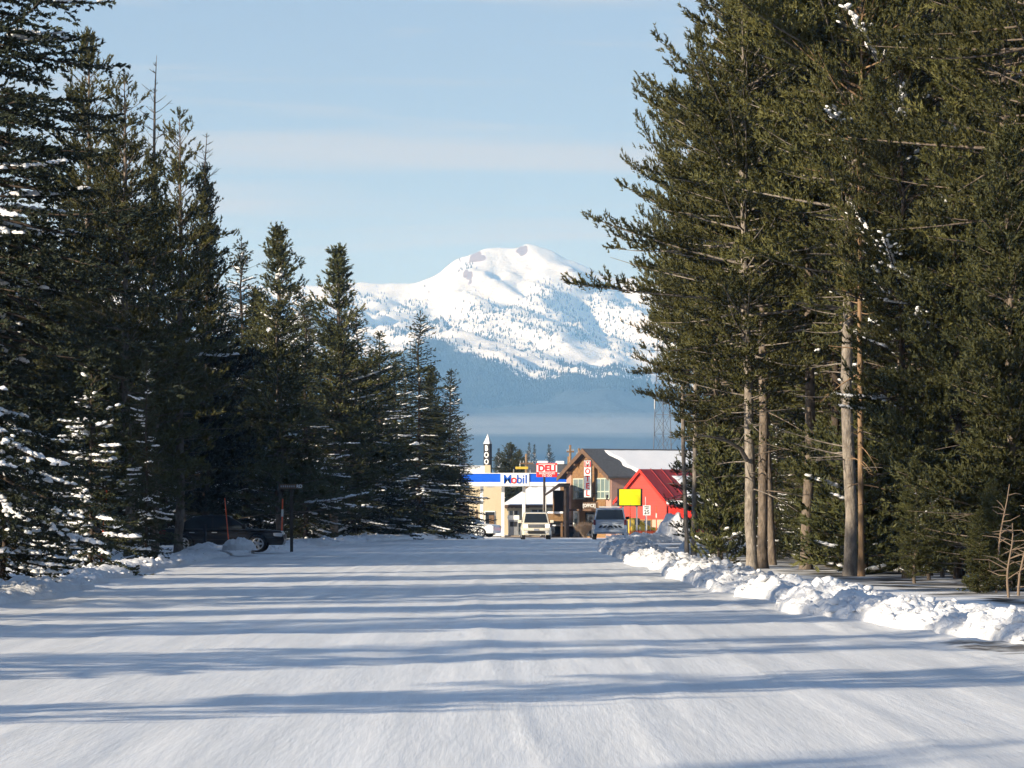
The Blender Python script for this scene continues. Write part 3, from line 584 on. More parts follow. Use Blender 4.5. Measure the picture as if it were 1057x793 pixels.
def bank(name, path, width, hfun, seed, out=1, step=.09, cells=26, lump=1.):
    P = np.array(path,float); d = np.r_[0,np.cumsum(np.linalg.norm(np.diff(P,axis=0),axis=1))]
    s = [0]; 
    while s[-1] < d[-1]:
        yy = np.interp(s[-1],d,P[:,1]); s.append(s[-1]+step*max(1,yy/70))
    s = np.array(s); X = np.interp(s,d,P[:,0]); Y = np.interp(s,d,P[:,1])
    k = 7; T = np.stack([np.gradient(np.convolve(np.pad(X,k,'edge'),np.ones(2*k+1)/(2*k+1),'valid')), np.gradient(np.convolve(np.pad(Y,k,'edge'),np.ones(2*k+1)/(2*k+1),'valid'))],1); T /= np.linalg.norm(T,axis=1,keepdims=True)
    Nn = np.stack([T[:,1],-T[:,0]],1)*out
    c = np.linspace(0,1,cells)
    S, C = np.meshgrid(s,c,indexing='ij')
    w = width*(1+.35*(fbm(s*.2,s*0,seed,2)-.5)); wig = (fbm(s*.3,s*0+3,seed+2,2)-.5)*.8
    px_ = X[:,None]+Nn[:,0:1]*(C*w[:,None]+wig[:,None]); py_ = Y[:,None]+Nn[:,1:2]*(C*w[:,None]+wig[:,None])
    prof = np.sin(np.clip(C,0,1)**.72*PI)**.75
    H = np.array([hfun(y) for y in Y])[:,None]*(.72+.6*fbm(S*.35,C*0,seed+5,3))
    bil = lambda f,q,o: np.abs(2*fbm(px_*f,py_*f,seed+q,o)-1)
    z = H*prof+lump*prof**.5*(.24*(fbm(px_*.9,py_*.9,seed+7,3)-.5)+.18*(bil(1.9,9,3)-.22)+.18*(bil(5.0,19,4)-.22)+.12*(fbm(px_*9,py_*9,seed+27,3)-.5))
    z = np.where((C<.02)|(C>.98), -.16, z)
    z = z+np.interp(py_,[215,300],[0,-.45])
    V = np.stack([px_.ravel(),py_.ravel(),z.ravel()],1); n = cells
    a = (np.arange(len(s)-1)[:,None]*n+np.arange(n-1)[None]).ravel()
    o = link(name, np_mesh(name, V, np.stack([a,a+1,a+n+1,a+n],1), True), 'snow')
    return o, px_, py_, z
M['bank_snow'] = mat('bank_snow', (.73,.74,.76), .65, .2, var=.08, vscale=2, bump=.03, bscale=13)
yy = np.r_[np.arange(26,168,1.0)]
o1, bx_, by_, bz_ = bank('snow_bank', [(float(redge(y))-.15, y) for y in yy]+[(4.1,172),(5.3,179),(7.0,185),(10,190),(16,194),(30,198)], 2.0, lambda y: np.interp(y,[40,60,90,130,190],[.22,.27,.30,.36,.48]), 60, 1, cells=34)
o1.data.materials[0] = M['bank_snow']; tag(o1, kind='structure')
yy = np.r_[np.arange(30,256,1.2)]
o2, cx_, cy_, cz_ = bank('snow_bank', [(float(ledge(y))+.9, y) for y in yy]+[(-5,262),(-12,266),(-40,270)], 1.7, lambda y: np.interp(y,[40,75,110,150,200,250],[.18,.22,.24,.22,.28,.34]), 80, -1, step=.12, cells=24, lump=.55)
o2.data.materials[0] = M['bank_snow']; tag(o2, kind='structure')
# lumps thrown up by the plough
def rubble(px_, py_, z_, n, rng, smin, smax, ylim):
    P = []
    while len(P) < n:
        i = rng.integers(0,px_.shape[0]); j = rng.integers(1,px_.shape[1]-3)
        if py_[i,j] > ylim: continue
        P.append((px_[i,j],py_[i,j],z_[i,j]))
    P = np.array(P); s = np.minimum(smin*rng.random(n)**-.62, smax)
    A = rng.normal(0,1,(n,3)); A[:,2] *= .3
    return P, A, np.stack([s*rng.uniform(.8,1.5,n),s,s*.8],1)
rng = np.random.default_rng(8)
R1 = rubble(bx_,by_,bz_,2300,rng,.024,.11,190); R2 = rubble(cx_,cy_,cz_,900,rng,.025,.12,220)
rb = link('snow_rubble', blobs('snow_rubble', np.concatenate([R1[0],R2[0]]), np.concatenate([R1[1],R2[1]]), np.concatenate([R1[2],R2[2]]), rng, ICO2, .22), 'bank_snow')
tag(rb, 'loose lumps of ploughed snow lying on the snow banks', 'snow', kind='stuff')
# heaps at the corner
def heap(px, base, Y, wpx, top, depth, seed, label):
    X, _, zb = W(px,base,Y); w = wpx*Y/F/2; h = wz(top,Y)-zb
    n = 44; r = np.linspace(-1.15,1.15,n)
    def zf(A,B):
        d = np.sqrt(A**2+B**2); p = np.clip(1-d,0,1)**.55
        return h*p*(.55+.8*fbm(A*1.9,B*1.9,seed,4))+(.45*h+.12)*(fbm(A*4,B*4,seed+3,4)-.5)*np.clip(p*2,0,1)-.12*(p<=0)
    me = grid_mesh('snow_pile', r, r, zf, False)
    co = np.zeros(n*n*3,np.float32); me.vertices.foreach_get('co',co); co = co.reshape(-1,3); co[:,0] *= w; co[:,1] *= depth; me.vertices.foreach_set('co',co.ravel()); me.update()
    o = link('snow_pile', me, 'bank_snow'); o.location = (X,Y,zb-.05); tag(o, label, 'snow pile', 'ploughed snow piles at the road corner'); return o
heap(697,572,182,52,522,1.6,3,'tall upright ploughed snow pile in front of the red building corner')
heap(672,566,186,30,549,1.2,5,'lower ploughed snow pile left of the tall upright one')
heap(655,563,200,26,552,1.2,9,'small ploughed snow pile at the foot of the red and white road stake')
heap(247,563,138,34,553,.8,12,'little snow heap in front of the dark sedan door')
heap(215,566,140,46,558,.8,14,'low ridge of ploughed snow in front of the sedan between the dark posts')
heap(484,556,262,34,550,1.6,16,'broad snow heap under the dark sign board at the left corner')
heap(706,590,150,30,560,1.4,17,'rounded snow pile behind the bank below the bushy dark pine')

# ------------------------------------------------------------------ mountain
SKY = np.array([(-400,300),(100,296),(250,292),(372,290),(400,289.5),(430,290),(447,285),(460,274),(475,264),(500,255),(520,251),(545,250),(560,253),(580,262),(600,270),(620,283),(640,286),(700,291),(800,312),(1000,330),(1500,345)],float)
def mz(X, Y):
    px = X/np.maximum(Y,1)*F+528.5
    ridge = (HOR-np.interp(px,SKY[:,0],SKY[:,1]))/F*12000
    b = np.interp(Y,[3900,5200,7500,8600,9300,10200,11200,12000,12500,13600],[-6,22,165,270,330,440,590,700,660,560])
    k = np.clip((Y-9300)/2700,0,1)**1.25
    z = b*(1-k)+k*(b*ridge/700.)
    nz = np.clip((Y-6800)/2400,0,1)
    crest = np.clip(np.abs(Y-12000)/700,0,1)*.93+.07
    D = X-.30*(12000-Y)+220*(fbm(X/700,Y/1500,5,3)-.5)
    E = X+.22*(12000-Y)+160*(fbm(X/500,Y/900,6,3)-.5)
    rr = ridged(D/520,Y/3600,101,4)-.6
    r2 = ridged(E/210,Y/1700,131,4)-.6
    r3 = ridged(D/95,Y/700,133,3)-.6
    z = z+nz*crest*(rr*230+r2*100+r3*34+(fbm(X/1300,Y/1100,120,3)-.5)*120*np.clip((Y-7200)/1200,0,1))
    z = z+crest*26*(fbm(X/70,Y/110,140,4)-.5)*nz
    near = 1-np.clip(np.abs(Y-12000)/1500,0,1)
    z = z-near*np.clip(Y-5000,0,1)*(110*(ridged(X/170+.5*fbm(X/300,Y/300,61),Y/900,151,5)-.42).clip(0,1)**1.0*np.clip(np.abs(Y-12000)/260,.12,1))
    z = z+14*(fbm(X/45,Y/300,150,4)-.5)-near**3*15*np.clip(ridged(X/95,Y/500,157,3)-.45,0,1)*np.clip(1-np.abs(X+20)/420,0,1)*2
    return z
mx = np.linspace(-4600,4600,560); my = np.concatenate([np.linspace(3900,8000,70)[:-1], np.linspace(8000,12300,330)[:-1], np.linspace(12300,13600,30)])
mm = grid_mesh('mountain', mx, my, mz)
Xm, Ym = np.meshgrid(mx,my); Zm = mz(Xm,Ym)
gy, gx = np.gradient(Zm); gx = gx/(mx[1]-mx[0]); gy = gy/np.gradient(my)[:,None]
def forest_density(X, Y, Z):
    py = HOR-(Z-EYE)/Y*F
    f = np.clip((py-372-.10*np.clip(560-(X/Y*F+528.5),-140,80))/30,-.6,1)
    f = f+5.0*(fbm(X/260+Y/1500,Y/1700,201,5)-.5)*np.clip((py-326)/30,0,1)*np.clip((440-py)/30,.3,1)
    clear = np.clip((fbm(X/190,Y/800,211,4)-.54)*9,0,1)*1.5*np.clip((420-py)/25,0,1)
    return f-clear*1.0
fa = forest_density(Xm,Ym,Zm); fa = np.where(Ym<8300, 1, fa)
steep = np.hypot(gx,gy); py = HOR-(Zm-EYE)/Ym*F
pxm = Xm/Ym*F+528.5
rn = fbm(Xm/34,Ym/150,301,4); rb_ = fbm(Xm/330,Ym/330,305,3)
ra = np.clip((rn-.455)*6,0,1)*np.clip((rb_-.38)*5,0,1)*np.clip((318-py)/25,0,1)*(np.clip((steep-.25)*3,0,1)*.8+.2)
for nm_, arr in (('forest',fa),('rock',ra)):
    at = mm.attributes.new(nm_,'FLOAT','POINT'); at.data.foreach_set('value', np.clip(arr,0,1).astype(np.float32).ravel())
mo = link('mountain', mm, 'mountain'); tag(mo, kind='structure')
# the forest that stands on its slopes: one mass of far-off conifers
rng = np.random.default_rng(31)
n = 620000
X = rng.uniform(-2000,2000,n); Y = 8000+4000*rng.random(n)**1.5; Z = mz(X,Y)
fd = forest_density(X,Y,Z); py = HOR-(Z-EYE)/Y*F
band = np.clip((fbm(X/150,Y/420,221,4)-.52)*7,0,1)*np.clip((py-262)/30,0,1)
prob = np.clip(fd-.30,0,.8)*.75+.15*band+.012*np.clip((py-290)/40,0,1)
keep = rng.random(n) < prob; X,Y,Z = X[keep],Y[keep],Z[keep]; n = len(X); print('far trees', n)
hh = rng.uniform(5,11,n); ww = hh*rng.uniform(.24,.36,n)
Vt = []
for q in range(4):
    a = q*PI/2+.4; Vt.append(np.stack([X+ww*math.cos(a),Y+ww*math.sin(a),Z-3],1))
Vt.append(np.stack([X,Y,Z+hh],1)); Vv = np.stack(Vt,1).reshape(-1,3); b = (np.arange(n)*5)[:,None]
Fc = np.concatenate([b+np.array([[q,(q+1)%4,4]]) for q in range(4)])
M['far_forest'] = mat('far_forest', (.028,.038,.032), .9, .05)
ff = link('mountain_forest', np_mesh('mountain_forest', Vv, Fc), 'far_forest'); tag(ff, 'far conifer forest scattered over the lower slopes of the snowy mountain', 'forest', kind='stuff')

# ------------------------------------------------------------------ town : shared bits
def gable_building(root, Wd, Ln, eave, rise, over, wallm, roofm, thick=.14):
    """local x across the gable (0..Wd), y back (0..Ln)"""
    w = MB()
    w.add([(0,0,0),(Wd,0,0),(Wd,0,eave),(Wd/2,0,eave+rise),(0,0,eave),(0,Ln,0),(Wd,Ln,0),(Wd,Ln,eave),(Wd/2,Ln,eave+rise),(0,Ln,eave)],
          [(0,1,2,3,4),(9,8,7,6,5),(1,6,7,2),(5,0,4,9)])
    w.build('wall', wallm, root)
    r = MB(); sl = rise/(Wd/2)
    for sx in (-1,1):
        xe = Wd/2+sx*(Wd/2+over); ze = eave-over*sl; p = [(Wd/2,eave+rise+.02),(xe,ze+.02),(xe,ze+.02+thick),(Wd/2,eave+rise+.02+thick*1.25)]
        r.prism_y([(a,b) for a,b in p], -over, Ln+over)
    r.build('roof', roofm, root)
    return sl

# ---- motel
TH = math.radians(62); Ym0 = 300.; s_ = F/Ym0
xc, zc = wx(631,Ym0), -.47
Wd = 46/s_/math.cos(TH)*.98
root = empty('motel', (xc-Wd*math.cos(TH), Ym0+Wd*math.sin(TH), zc), -TH, 'two storey motel with brick corners, timber gable and a snow covered grey roof', 'building')
s_l = F/(Ym0+Wd*math.sin(TH)/2)
E = (555-490.5)/s_+.05; Rz = 25/s_
Ln = 10.5
sl = gable_building(root, Wd, Ln, E, Rz, .55, 'brick', 'roof_grey', .16)
# timber facing over the gable between the brick corners
c0 = .85
w = MB(); w.prism_y([(c0,2.25),(Wd-c0,2.25),(Wd-c0,E+c0*sl*.8),(Wd/2,E+Rz-.1),(c0,E+c0*sl*.8)], -.05, -.002); w.build('timber_facing', 'motel_wood', root)
w = MB(); w.box(c0,Wd-c0,-.03,-.002,0.05,2.25); w.build('ground_floor_facing','timber',root)
# barge boards & gutter
w = MB()
for sx in (-1,1):
    xe = Wd/2+sx*(Wd/2+.56); w.prism_y([(Wd/2,E+Rz-.16),(xe,E-.56*sl-.16),(xe,E-.56*sl+.2),(Wd/2,E+Rz+.24)], -.60,-.553)
w.build('barge_board','motel_fascia',root)
w = MB(); w.box(Wd+.50,Wd+.62,-.5,Ln+.5,E-.56*sl-.06,E-.56*sl+.06); w.build('gutter','motel_fascia',root)
# roof brackets in the gable
w = MB()
for f in (.14,.3,.7,.86):
    x = f*Wd; z = E+Rz-abs(x-Wd/2)*sl-.2; w = MB(); w.box(x-.08,x+.08,-.5,-.06,z-.16,z); w.build('roof_bracket','motel_fascia',root)
def win(root, x0,x1,z0,z1, y=-.055, frame='white', glass='glass_pale', nx=2, nz=2, label=None, fw=.09, split=None):
    f = MB()
    f.box(x0-fw,x1+fw,y-.05,y,z1,z1+fw); f.box(x0-fw,x1+fw,y-.07,y,z0-fw,z0); f.box(x0-fw,x0,y-.05,y,z0,z1); f.box(x1,x1+fw,y-.05,y,z0,z1)
    for i in range(1,nx): x = x0+(x1-x0)*i/nx; f.box(x-.04,x+.04,y-.045,y,z0,z1)
    for i in range(1,nz): z = z0+(z1-z0)*((split if split else i/nz)); f.box(x0,x1,y-.04,y-.002,z-.04,z+.04)
    fo = f.build('window', frame, root)
    g = MB(); g.box(x0,x1,y-.02,y-.006,z0,z1); go = g.build('pane', glass, fo)
    return fo
zT, zB = (555-494)/s_, (555-513.5)/s_
M['frame_pale'] = mat('pale_green_frame', (.42,.46,.38), .6, .3)
win(root, 1.35, 2.85, zB, zT, frame='frame_pale', glass='glass_pale', nx=2, nz=2, split=.34)
win(root, 5.0, 7.0, zB, zT, frame='frame_pale', glass='glass_pale', nx=3, nz=2, split=.34)
d = MB(); d.box(1.25,2.15,-.09,-.034,.1,2.1); dd = d.build('door','letter_white',root); d = MB(); d.box(1.45,1.95,-.105,-.092,.5,1.95); d.build('door_glass','glass_pale',dd)
w = MB(); w.box(3.2,5.0,-.09,-.034,.15,2.0); e = w.build('entrance_opening','glass',root)
w = MB(); w.box(5.3,7.0,-.12,-.034,.75,1.95); w.build('ground_floor_window','glass',root)
w = MB(); w.prism_y([(2.4,2.1),(6.0,2.1),(6.0,2.25),(2.4,2.25)],-1.1,-.05); w.build('porch_roof','motel_fascia',root)
# wall lamps on the corner piers
for x in (.42, Wd-.42):
    w = MB(); w.tube((x,-.14,2.95),(x,-.14,3.35),.09,.09,8); w.box(x-.03,x+.03,-.14,0,3.12,3.18); w.build('wall_lamp','black',root,bevel=.01)
# roof snow on the long right slope
n1, n2 = 60, 26
def rs(A,B): return A*0
uu = np.linspace(0,1,n1); vv = np.linspace(0,1,n2); U, Vv2 = np.meshgrid(uu,vv)
edge = 1.15+1.05*Vv2+.35*(fbm(Vv2*5,Vv2*0,7,4)-.5)*2
yl = edge+(Ln+.5-edge)*U
dist = .12+(Wd/2+.5-.12)*Vv2
xx = Wd/2+dist; zz = E+Rz-dist*sl+.17+.13+.05*fbm(yl*.8,xx*.8,3,3)
bd = np.minimum(np.minimum(U,1-U)*n1/2, np.minimum(Vv2,1-Vv2)*n2/2); zz = zz-.18*(1-np.clip(bd*1.2,0,1))
V = np.stack([xx.ravel(),yl.ravel(),zz.ravel()],1); a = (np.arange(n2-1)[:,None]*n1+np.arange(n1-1)[None]).ravel()
link('roof_snow', np_mesh('roof_snow',V,np.stack([a,a+1,a+n1+1,a+n1],1),True),'snow',root)
# vertical sign, a thing hung on the gable (faces the camera)
Ys = Ym0+Wd*math.sin(TH)*.45-1.3
x0, zt = wx(603.3,Ys), wz(476.3,Ys); x1, zb = wx(609.6,Ys), wz(513.3,Ys)
sg = empty('hanging_sign', ((x0+x1)/2, Ys, zb), 0, 'tall narrow white sign with red letters spelling MOTEL down its face', 'sign')
ww, hh_ = (x1-x0)*1.12, (zt-zb)*1.02
w = MB(); w.box(-ww/2,ww/2,-.12,.12,0,hh_); w.build('sign_box','letter_white',sg)
w = MB(); w.box(-ww/2-.05,ww/2+.05,-.10,.16,-.06,0); w.box(-ww/2-.05,ww/2+.05,-.10,.16,hh_,hh_+.06); w.box(ww/2,ww/2+.10,-.10,.2,0,hh_); w.tube((ww/2+.1,.1,hh_*.9),(ww/2+.9,.5,hh_*.9),.03); w.tube((ww/2+.1,.1,hh_*.1),(ww/2+.9,.5,hh_*.1),.03); w.build('sign_frame','black',sg)
for i,ch in enumerate('MOTEL'):
    zc_ = hh_*(1-(i+.5)/5)
    if ch == 'M':
        w = MB(); w.box(-ww/2+.02,ww/2-.02,-.128,-.12,zc_-hh_*.085,zc_+hh_*.085); w.build('letter_panel','sign_red',sg)
        text('letter',ch,hh_/5*1.05,'letter_white',sg,(0,-.14,zc_),bold=.01,xs=.75)
    else: text('letter',ch,hh_/5*1.08,'letter_red',sg,(0,-.13,zc_),bold=.02,xs=.95 if ch!='O' else .8)
# small dark sign over the door
Yo = Ym0+Wd*math.sin(TH)*.5-1.35
x0,zt = wx(601.0,Yo), wz(518.5,Yo); x1,zb = wx(617,Yo), wz(526.3,Yo)
so = empty('entrance_sign', ((x0+x1)/2,Yo,zb), 0, 'small dark sign with white letters above the motel entrance', 'sign')
w = MB(); w.box(-(x1-x0)/2,(x1-x0)/2,-.05,.05,0,zt-zb); w.build('sign_board','motel_fascia',so)
text('letter','[OFFICE]',.36,'letter_white',so,(-.06,-.07,(zt-zb)/2+.02),bold=.03,xs=.72)
w = MB(); w.tube((-.3,.05,zt-zb),(-.3,1.1,zt-zb+.2),.02); w.tube((.3,.05,zt-zb),(.3,1.1,zt-zb+.2),.02); w.build('bracket','black',so)
# bare shrub at the wall
def shrub(px, base, Y, wpx, top, seed, label, m='twig', dens=90):
    X,_,z = W(px,base,Y); r = wpx*Y/F/2; h = wz(top,Y)-z; rg = np.random.default_rng(seed); tb = Tubes()
    for i in range(dens):
        a = rg.random()*6.28; q = rg.random()**.5; P = np.array([[0,0,0],[math.cos(a)*r*q*.5,math.sin(a)*r*q*.5,h*.5],[math.cos(a)*r*q,math.sin(a)*r*q,h*rg.uniform(.6,1)]]); P += rg.normal(0,.03,P.shape); tb.add(P,[.016,.012,.006],3)
        for k in range(5):
            s = rg.uniform(.4,1); p = P[1]*(1-s)+P[2]*s; tb.add(np.stack([p,p+rg.normal(0,.16,3)+[0,0,.1]]),[.008,.004],3)
    o = link('bare_shrub', tb.mesh('bare_shrub'), m); o.location = (X,Y,z); tag(o,label,'shrub'); return o
shrub(603,555,293,22,541,3,'bare brown shrub at the foot of the motel wall beside the police vehicle',dens=220)

# ---- red gabled building
TH2 = math.radians(50); Y2 = 284.; s2 = F/Y2
xR = wx(688,Y2); Wd2 = 49/s2/math.cos(TH2); zb2 = -.42
root = empty('red_building', (xR-Wd2*math.cos(TH2), Y2+Wd2*math.sin(TH2), zb2), -TH2, 'red gabled shop building with a red metal roof right of the motel', 'building')
E2 = wz(517,Y2)-zb2; R2z = 31/s2
sl2 = gable_building(root, Wd2, 9.0, E2, R2z, .22, 'red_siding', 'red_roof', .1)
w = MB()
for k in range(1,9): # standing seams
    y = -.2+k*1.05
    w.prism_y([(Wd2/2,E2+R2z+.15),(Wd2+.2,E2-.2*sl2+.13),(Wd2+.2,E2-.2*sl2+.19),(Wd2/2,E2+R2z+.21)], y, y+.05)
w.build('roof_seam','red_roof',root)
w = MB()
for sx in (-1,1): w.prism_y([(Wd2/2,E2+R2z-.1),(Wd2/2+sx*(Wd2/2+.23),E2-.23*sl2-.1),(Wd2/2+sx*(Wd2/2+.23),E2-.23*sl2+.14),(Wd2/2,E2+R2z+.16)],-.26,-.222)
w.build('barge_board','red_bright',root)
w = MB(); w.box(.5,Wd2-1.6,-.04,-.002,.5,1.35); w.build('shop_window','glass',root)
w = MB(); 
for x in (.5,1.7,2.9,Wd2-1.6): w.box(x-.05,x+.05,-.07,-.003,.45,1.4)
w.box(.45,Wd2-1.55,-.07,-.003,1.35,1.43); w.build('window_frame','timber',root)
w = MB(); w.box(Wd2-1.3,Wd2+.12,-.25,-.003,0,1.42); w.build('stone_pier','brick_tan',root)
w = MB(); w.box(0,Wd2-1.4,-.12,-.003,0,.42); w.build('base_course','brick_tan',root)
# snow on the right roof slope
n1,n2 = 40,24; uu = np.linspace(0,1,n1); vv = np.linspace(0,1,n2); U,Vv2 = np.meshgrid(uu,vv)
edge = 2.3+.9*np.sin(Vv2*5)*.25+.5*(fbm(Vv2*4,Vv2*0,9,3)-.5)
yl = edge+(9.1-edge)*U; dist = .55+(Wd2/2+.2-.55)*Vv2
xx = Wd2/2+dist; zz = E2+R2z-dist*sl2+.24+.06*fbm(yl,xx,3,3); bd = np.minimum(np.minimum(U,1-U)*n1/2,np.minimum(Vv2,1-Vv2)*n2/2); zz = zz-.16*(1-np.clip(bd,0,1))
V = np.stack([xx.ravel(),yl.ravel(),zz.ravel()],1); a = (np.arange(n2-1)[:,None]*n1+np.arange(n1-1)[None]).ravel()
link('roof_snow', np_mesh('roof_snow',V,np.stack([a,a+1,a+n1+1,a+n1],1),True),'snow',root)
# low bright red wing on the right
xa,za = wx(691.5,281), wz(522.5,281); xb = wx(716,281)
wg = MB(); wg.box(xa,xb,281,284,-.45,za); wing = MB()
wr = empty('red_annex', ((xa+xb)/2,281,-.45), 0, 'low bright red annex with snow on its eave at the right of the red building', 'building')
hw = (xb-xa)/2
w = MB(); w.box(-hw,hw,0,2.6,0,za+.45); w.build('wall','red_bright',wr)
w = MB(); w.box(-hw-.1,hw+.1,-.25,2.7,za+.45,za+.57); w.build('roof','red_roof',wr)
w = MB(); w.box(-hw-.15,hw+.1,-.32,2.7,za+.572,za+.85); w.build('roof_snow','snow_load',wr,bevel=.1)
w = MB(); w.box(-.1,.7,-.05,-.003,.7,1.5); w.build('window','glass',wr)

# ---- fuel station
Yc = 308.; sc_ = F/Yc; zg = -.45
cr = empty('fuel_canopy', (wx(531,Yc),Yc,zg), 0, 'fuel station canopy with a blue band and a white name panel on round white columns', 'canopy')
cx0 = wx(531,Yc)
def lx(px): return wx(px,Yc)-cx0
def lz(py): return wz(py,Yc)-zg
w = MB(); w.box(lx(476),lx(590),0,6.5,lz(497.8),lz(489)); w.build('fascia_band','blue',cr)
w = MB(); w.box(lx(475.6),lx(590.4),-.06,6.56,lz(502),lz(497.8)); w.box(lx(475.6),lx(590.4),-.05,6.55,lz(489),lz(488.3)); w.build('fascia_trim','white',cr)
w = MB(); w.box(lx(516.8),lx(546.2),-.09,-.002,lz(501.6),lz(488.6)); w.build('name_panel','letter_white',cr)
x = lx(519.8)
chs = [('M',.86),('o',.60),('b',.62),('i',.30),('l',.30)]
tw = sum(c[1] for c in chs); kx = (lx(544.3)-lx(519.8))/tw
for ch, wd in chs:
    text('letter', ch, .98, 'letter_red' if ch=='o' else 'letter_blue', cr, (x+wd*kx/2,-.11,lz(495.2)), bold=.012, xs=.92)
    x += wd*kx
for px in (497.2,519.2,540.8,562.3):
    w = MB(); w.box(lx(px)-.13,lx(px)+.13,.9,1.16,0,lz(502)); w.build('column','white',cr,bevel=.03)
for px in (506,530,552,574):
    w = MB(); w.box(lx(px)-.25,lx(px)+.25,2.6,3.1,lz(502)-.07,lz(502)-.002); w.build('canopy_light','letter_white',cr)
sp_ = link('forecourt', grid_mesh('forecourt', np.linspace(wx(516,300),wx(600,300),8), np.linspace(300.5,326,6), lambda X,Y: X*0-.41), 'concrete'); tag(sp_, kind='structure')
# pumps
for px,lb in ((530,'fuel pump with a white top under the canopy left of the tan sport utility'),(551,'fuel pump with a red price card under the canopy behind the tan sport utility')):
    pr = empty('fuel_pump',(wx(px,309.8),309.8,zg+.12),0,lb,'fuel pump')
    w = MB(); w.box(-.42,.42,-.3,.3,0,1.25); w.build('pump_body','metal',pr,bevel=.04)
    w = MB(); w.box(-.48,.48,-.33,.33,1.25,1.62); w.build('pump_head','white',pr,bevel=.04)
    w = MB(); w.box(-.28,.28,-.335,-.302,.72,1.12); w.build('pump_display','black',pr)
    w = MB(); w.tube((.45,-.1,1.0),(.5,-.25,.55),.025); w.tube((.5,-.25,.55),(.45,-.1,.3),.025); w.build('pump_hose','black',pr)
    w = MB(); w.box(-.8,.8,-.5,.5,-.12,-.001); w.build('pump_island','concrete',pr)
w = MB(); Yq=307.5; xa_,za_ = wx(552.8,Yq), wz(536,Yq); w.box(-.34,.34,-.02,.02,.55,1.15); 
ps = empty('price_card',(wx(556.8,Yq),Yq,wz(538.5,Yq)-.5),0,'small red and white card stand between the fuel pump and the right canopy column','sign')
w.build('card','sign_red',ps); w=MB(); w.box(-.26,.26,-.03,-.021,.82,.9); w.box(-.2,.2,-.03,-.021,.68,.76); w.build('card_stripe','letter_white',ps); w=MB(); w.tube((-.25,0,-.55),(-.25,0,.6),.025); w.tube((.25,0,-.55),(.25,0,.6),.025); w.build('leg','metal',ps)
# tall cream store
Yst = 326.; xl, xr_ = wx(470,Yst), wx(520.2,Yst); hs = wz(499,Yst)-zg
st = empty('fuel_station_store', ((xl+xr_)/2,Yst,zg), 0, 'cream coloured fuel station store with a dark glass doorway behind the canopy', 'building')
hw = (xr_-xl)/2; ox = (xl+xr_)/2
w = MB(); w.box(-hw,hw,0,8,0,hs); w.build('wall','cream',st)
w = MB(); w.box(-hw-.1,hw+.1,-.1,8.1,hs,hs+.16); w.build('parapet','white',st)
def l2(px): return wx(px,Yst)-ox
def z2(py): return wz(py,Yst)-zg
w = MB(); w.box(l2(500.2),l2(511.2),-.06,-.002,.06,z2(527.5)); e=w.build('door_surround','white',st)
w = MB(); w.box(l2(501),l2(510.5),-.09,-.062,.1,z2(528.6)); e2=w.build('doorway','glass',e)
w = MB(); w.box(l2(504.8),l2(510.2),-.13,-.095,.1,z2(532)); w.build('door','wood',st)
w = MB(); w.box(l2(492)-.05,l2(492)+.05,-.07,-.002,.3,z2(526)); w.build('downpipe','motel_fascia',st)
w = MB(); w.box(-hw-.02,hw+.02,-.04,-.002,.0,.5); w.build('base_course','white',st)
# low wing with hipped snow roof
Yw = 338.; xl,xr_ = wx(519.5,Yw), wx(575,Yw); hs = wz(522,Yw)-zg; ox=(xl+xr_)/2; hw=(xr_-xl)/2
lw = empty('fuel_station_wing', (ox,Yw,zg), 0, 'low cream wing with glass shopfront and a steep snow covered hipped roof behind the canopy', 'building')
w = MB(); w.box(-hw,hw,0,7,0,hs); w.build('wall','cream',lw)
rh = wz(500,Yw)-zg
w = MB(); w.add([(-hw-.3,-.5,hs),(hw+.3,-.5,hs),(hw+.3,7.3,hs),(-hw-.3,7.3,hs),(-hw+2.6,3.2,rh),(hw+.3,3.2,rh)],[(0,1,5,4),(1,2,5),(2,3,4,5),(3,0,4),(0,3,2,1)]); w.build('roof','snow',lw)
w = MB(); w.box(-hw-.32,hw+.32,-.56,-.503,hs-.18,hs+.06); w.build('eave_board','motel_fascia',lw)
def l3(px): return wx(px,Yw)-ox
def z3(py): return wz(py,Yw)-zg
for a_,b_,t_ in ((525.2,535,527.3),(548.5,562,526.3)):
    w = MB(); w.box(l3(a_),l3(b_),-.06,-.002,.1,z3(t_)); e=w.build('shop_window','glass',lw)
    w = MB()
    for f in (0,.5,1): x=l3(a_)+(l3(b_)-l3(a_))*f; w.box(x-.05,x+.05,-.1,-.062,.1,z3(t_))
    w.build('window_frame','metal',e)
w = MB(); w.box(l3(529.6),l3(534.4),-.13,-.105,.1,z3(534)); w.build('door','wood',lw)
for a_,b_ in ((521,525.5),(527,529.5),(531.5,546)):
    w = MB(); w.box(l3(a_),l3(b_),-.1,-.05,z3(524.6),z3(522.8)); w.build('window_band','dark_brown',lw)
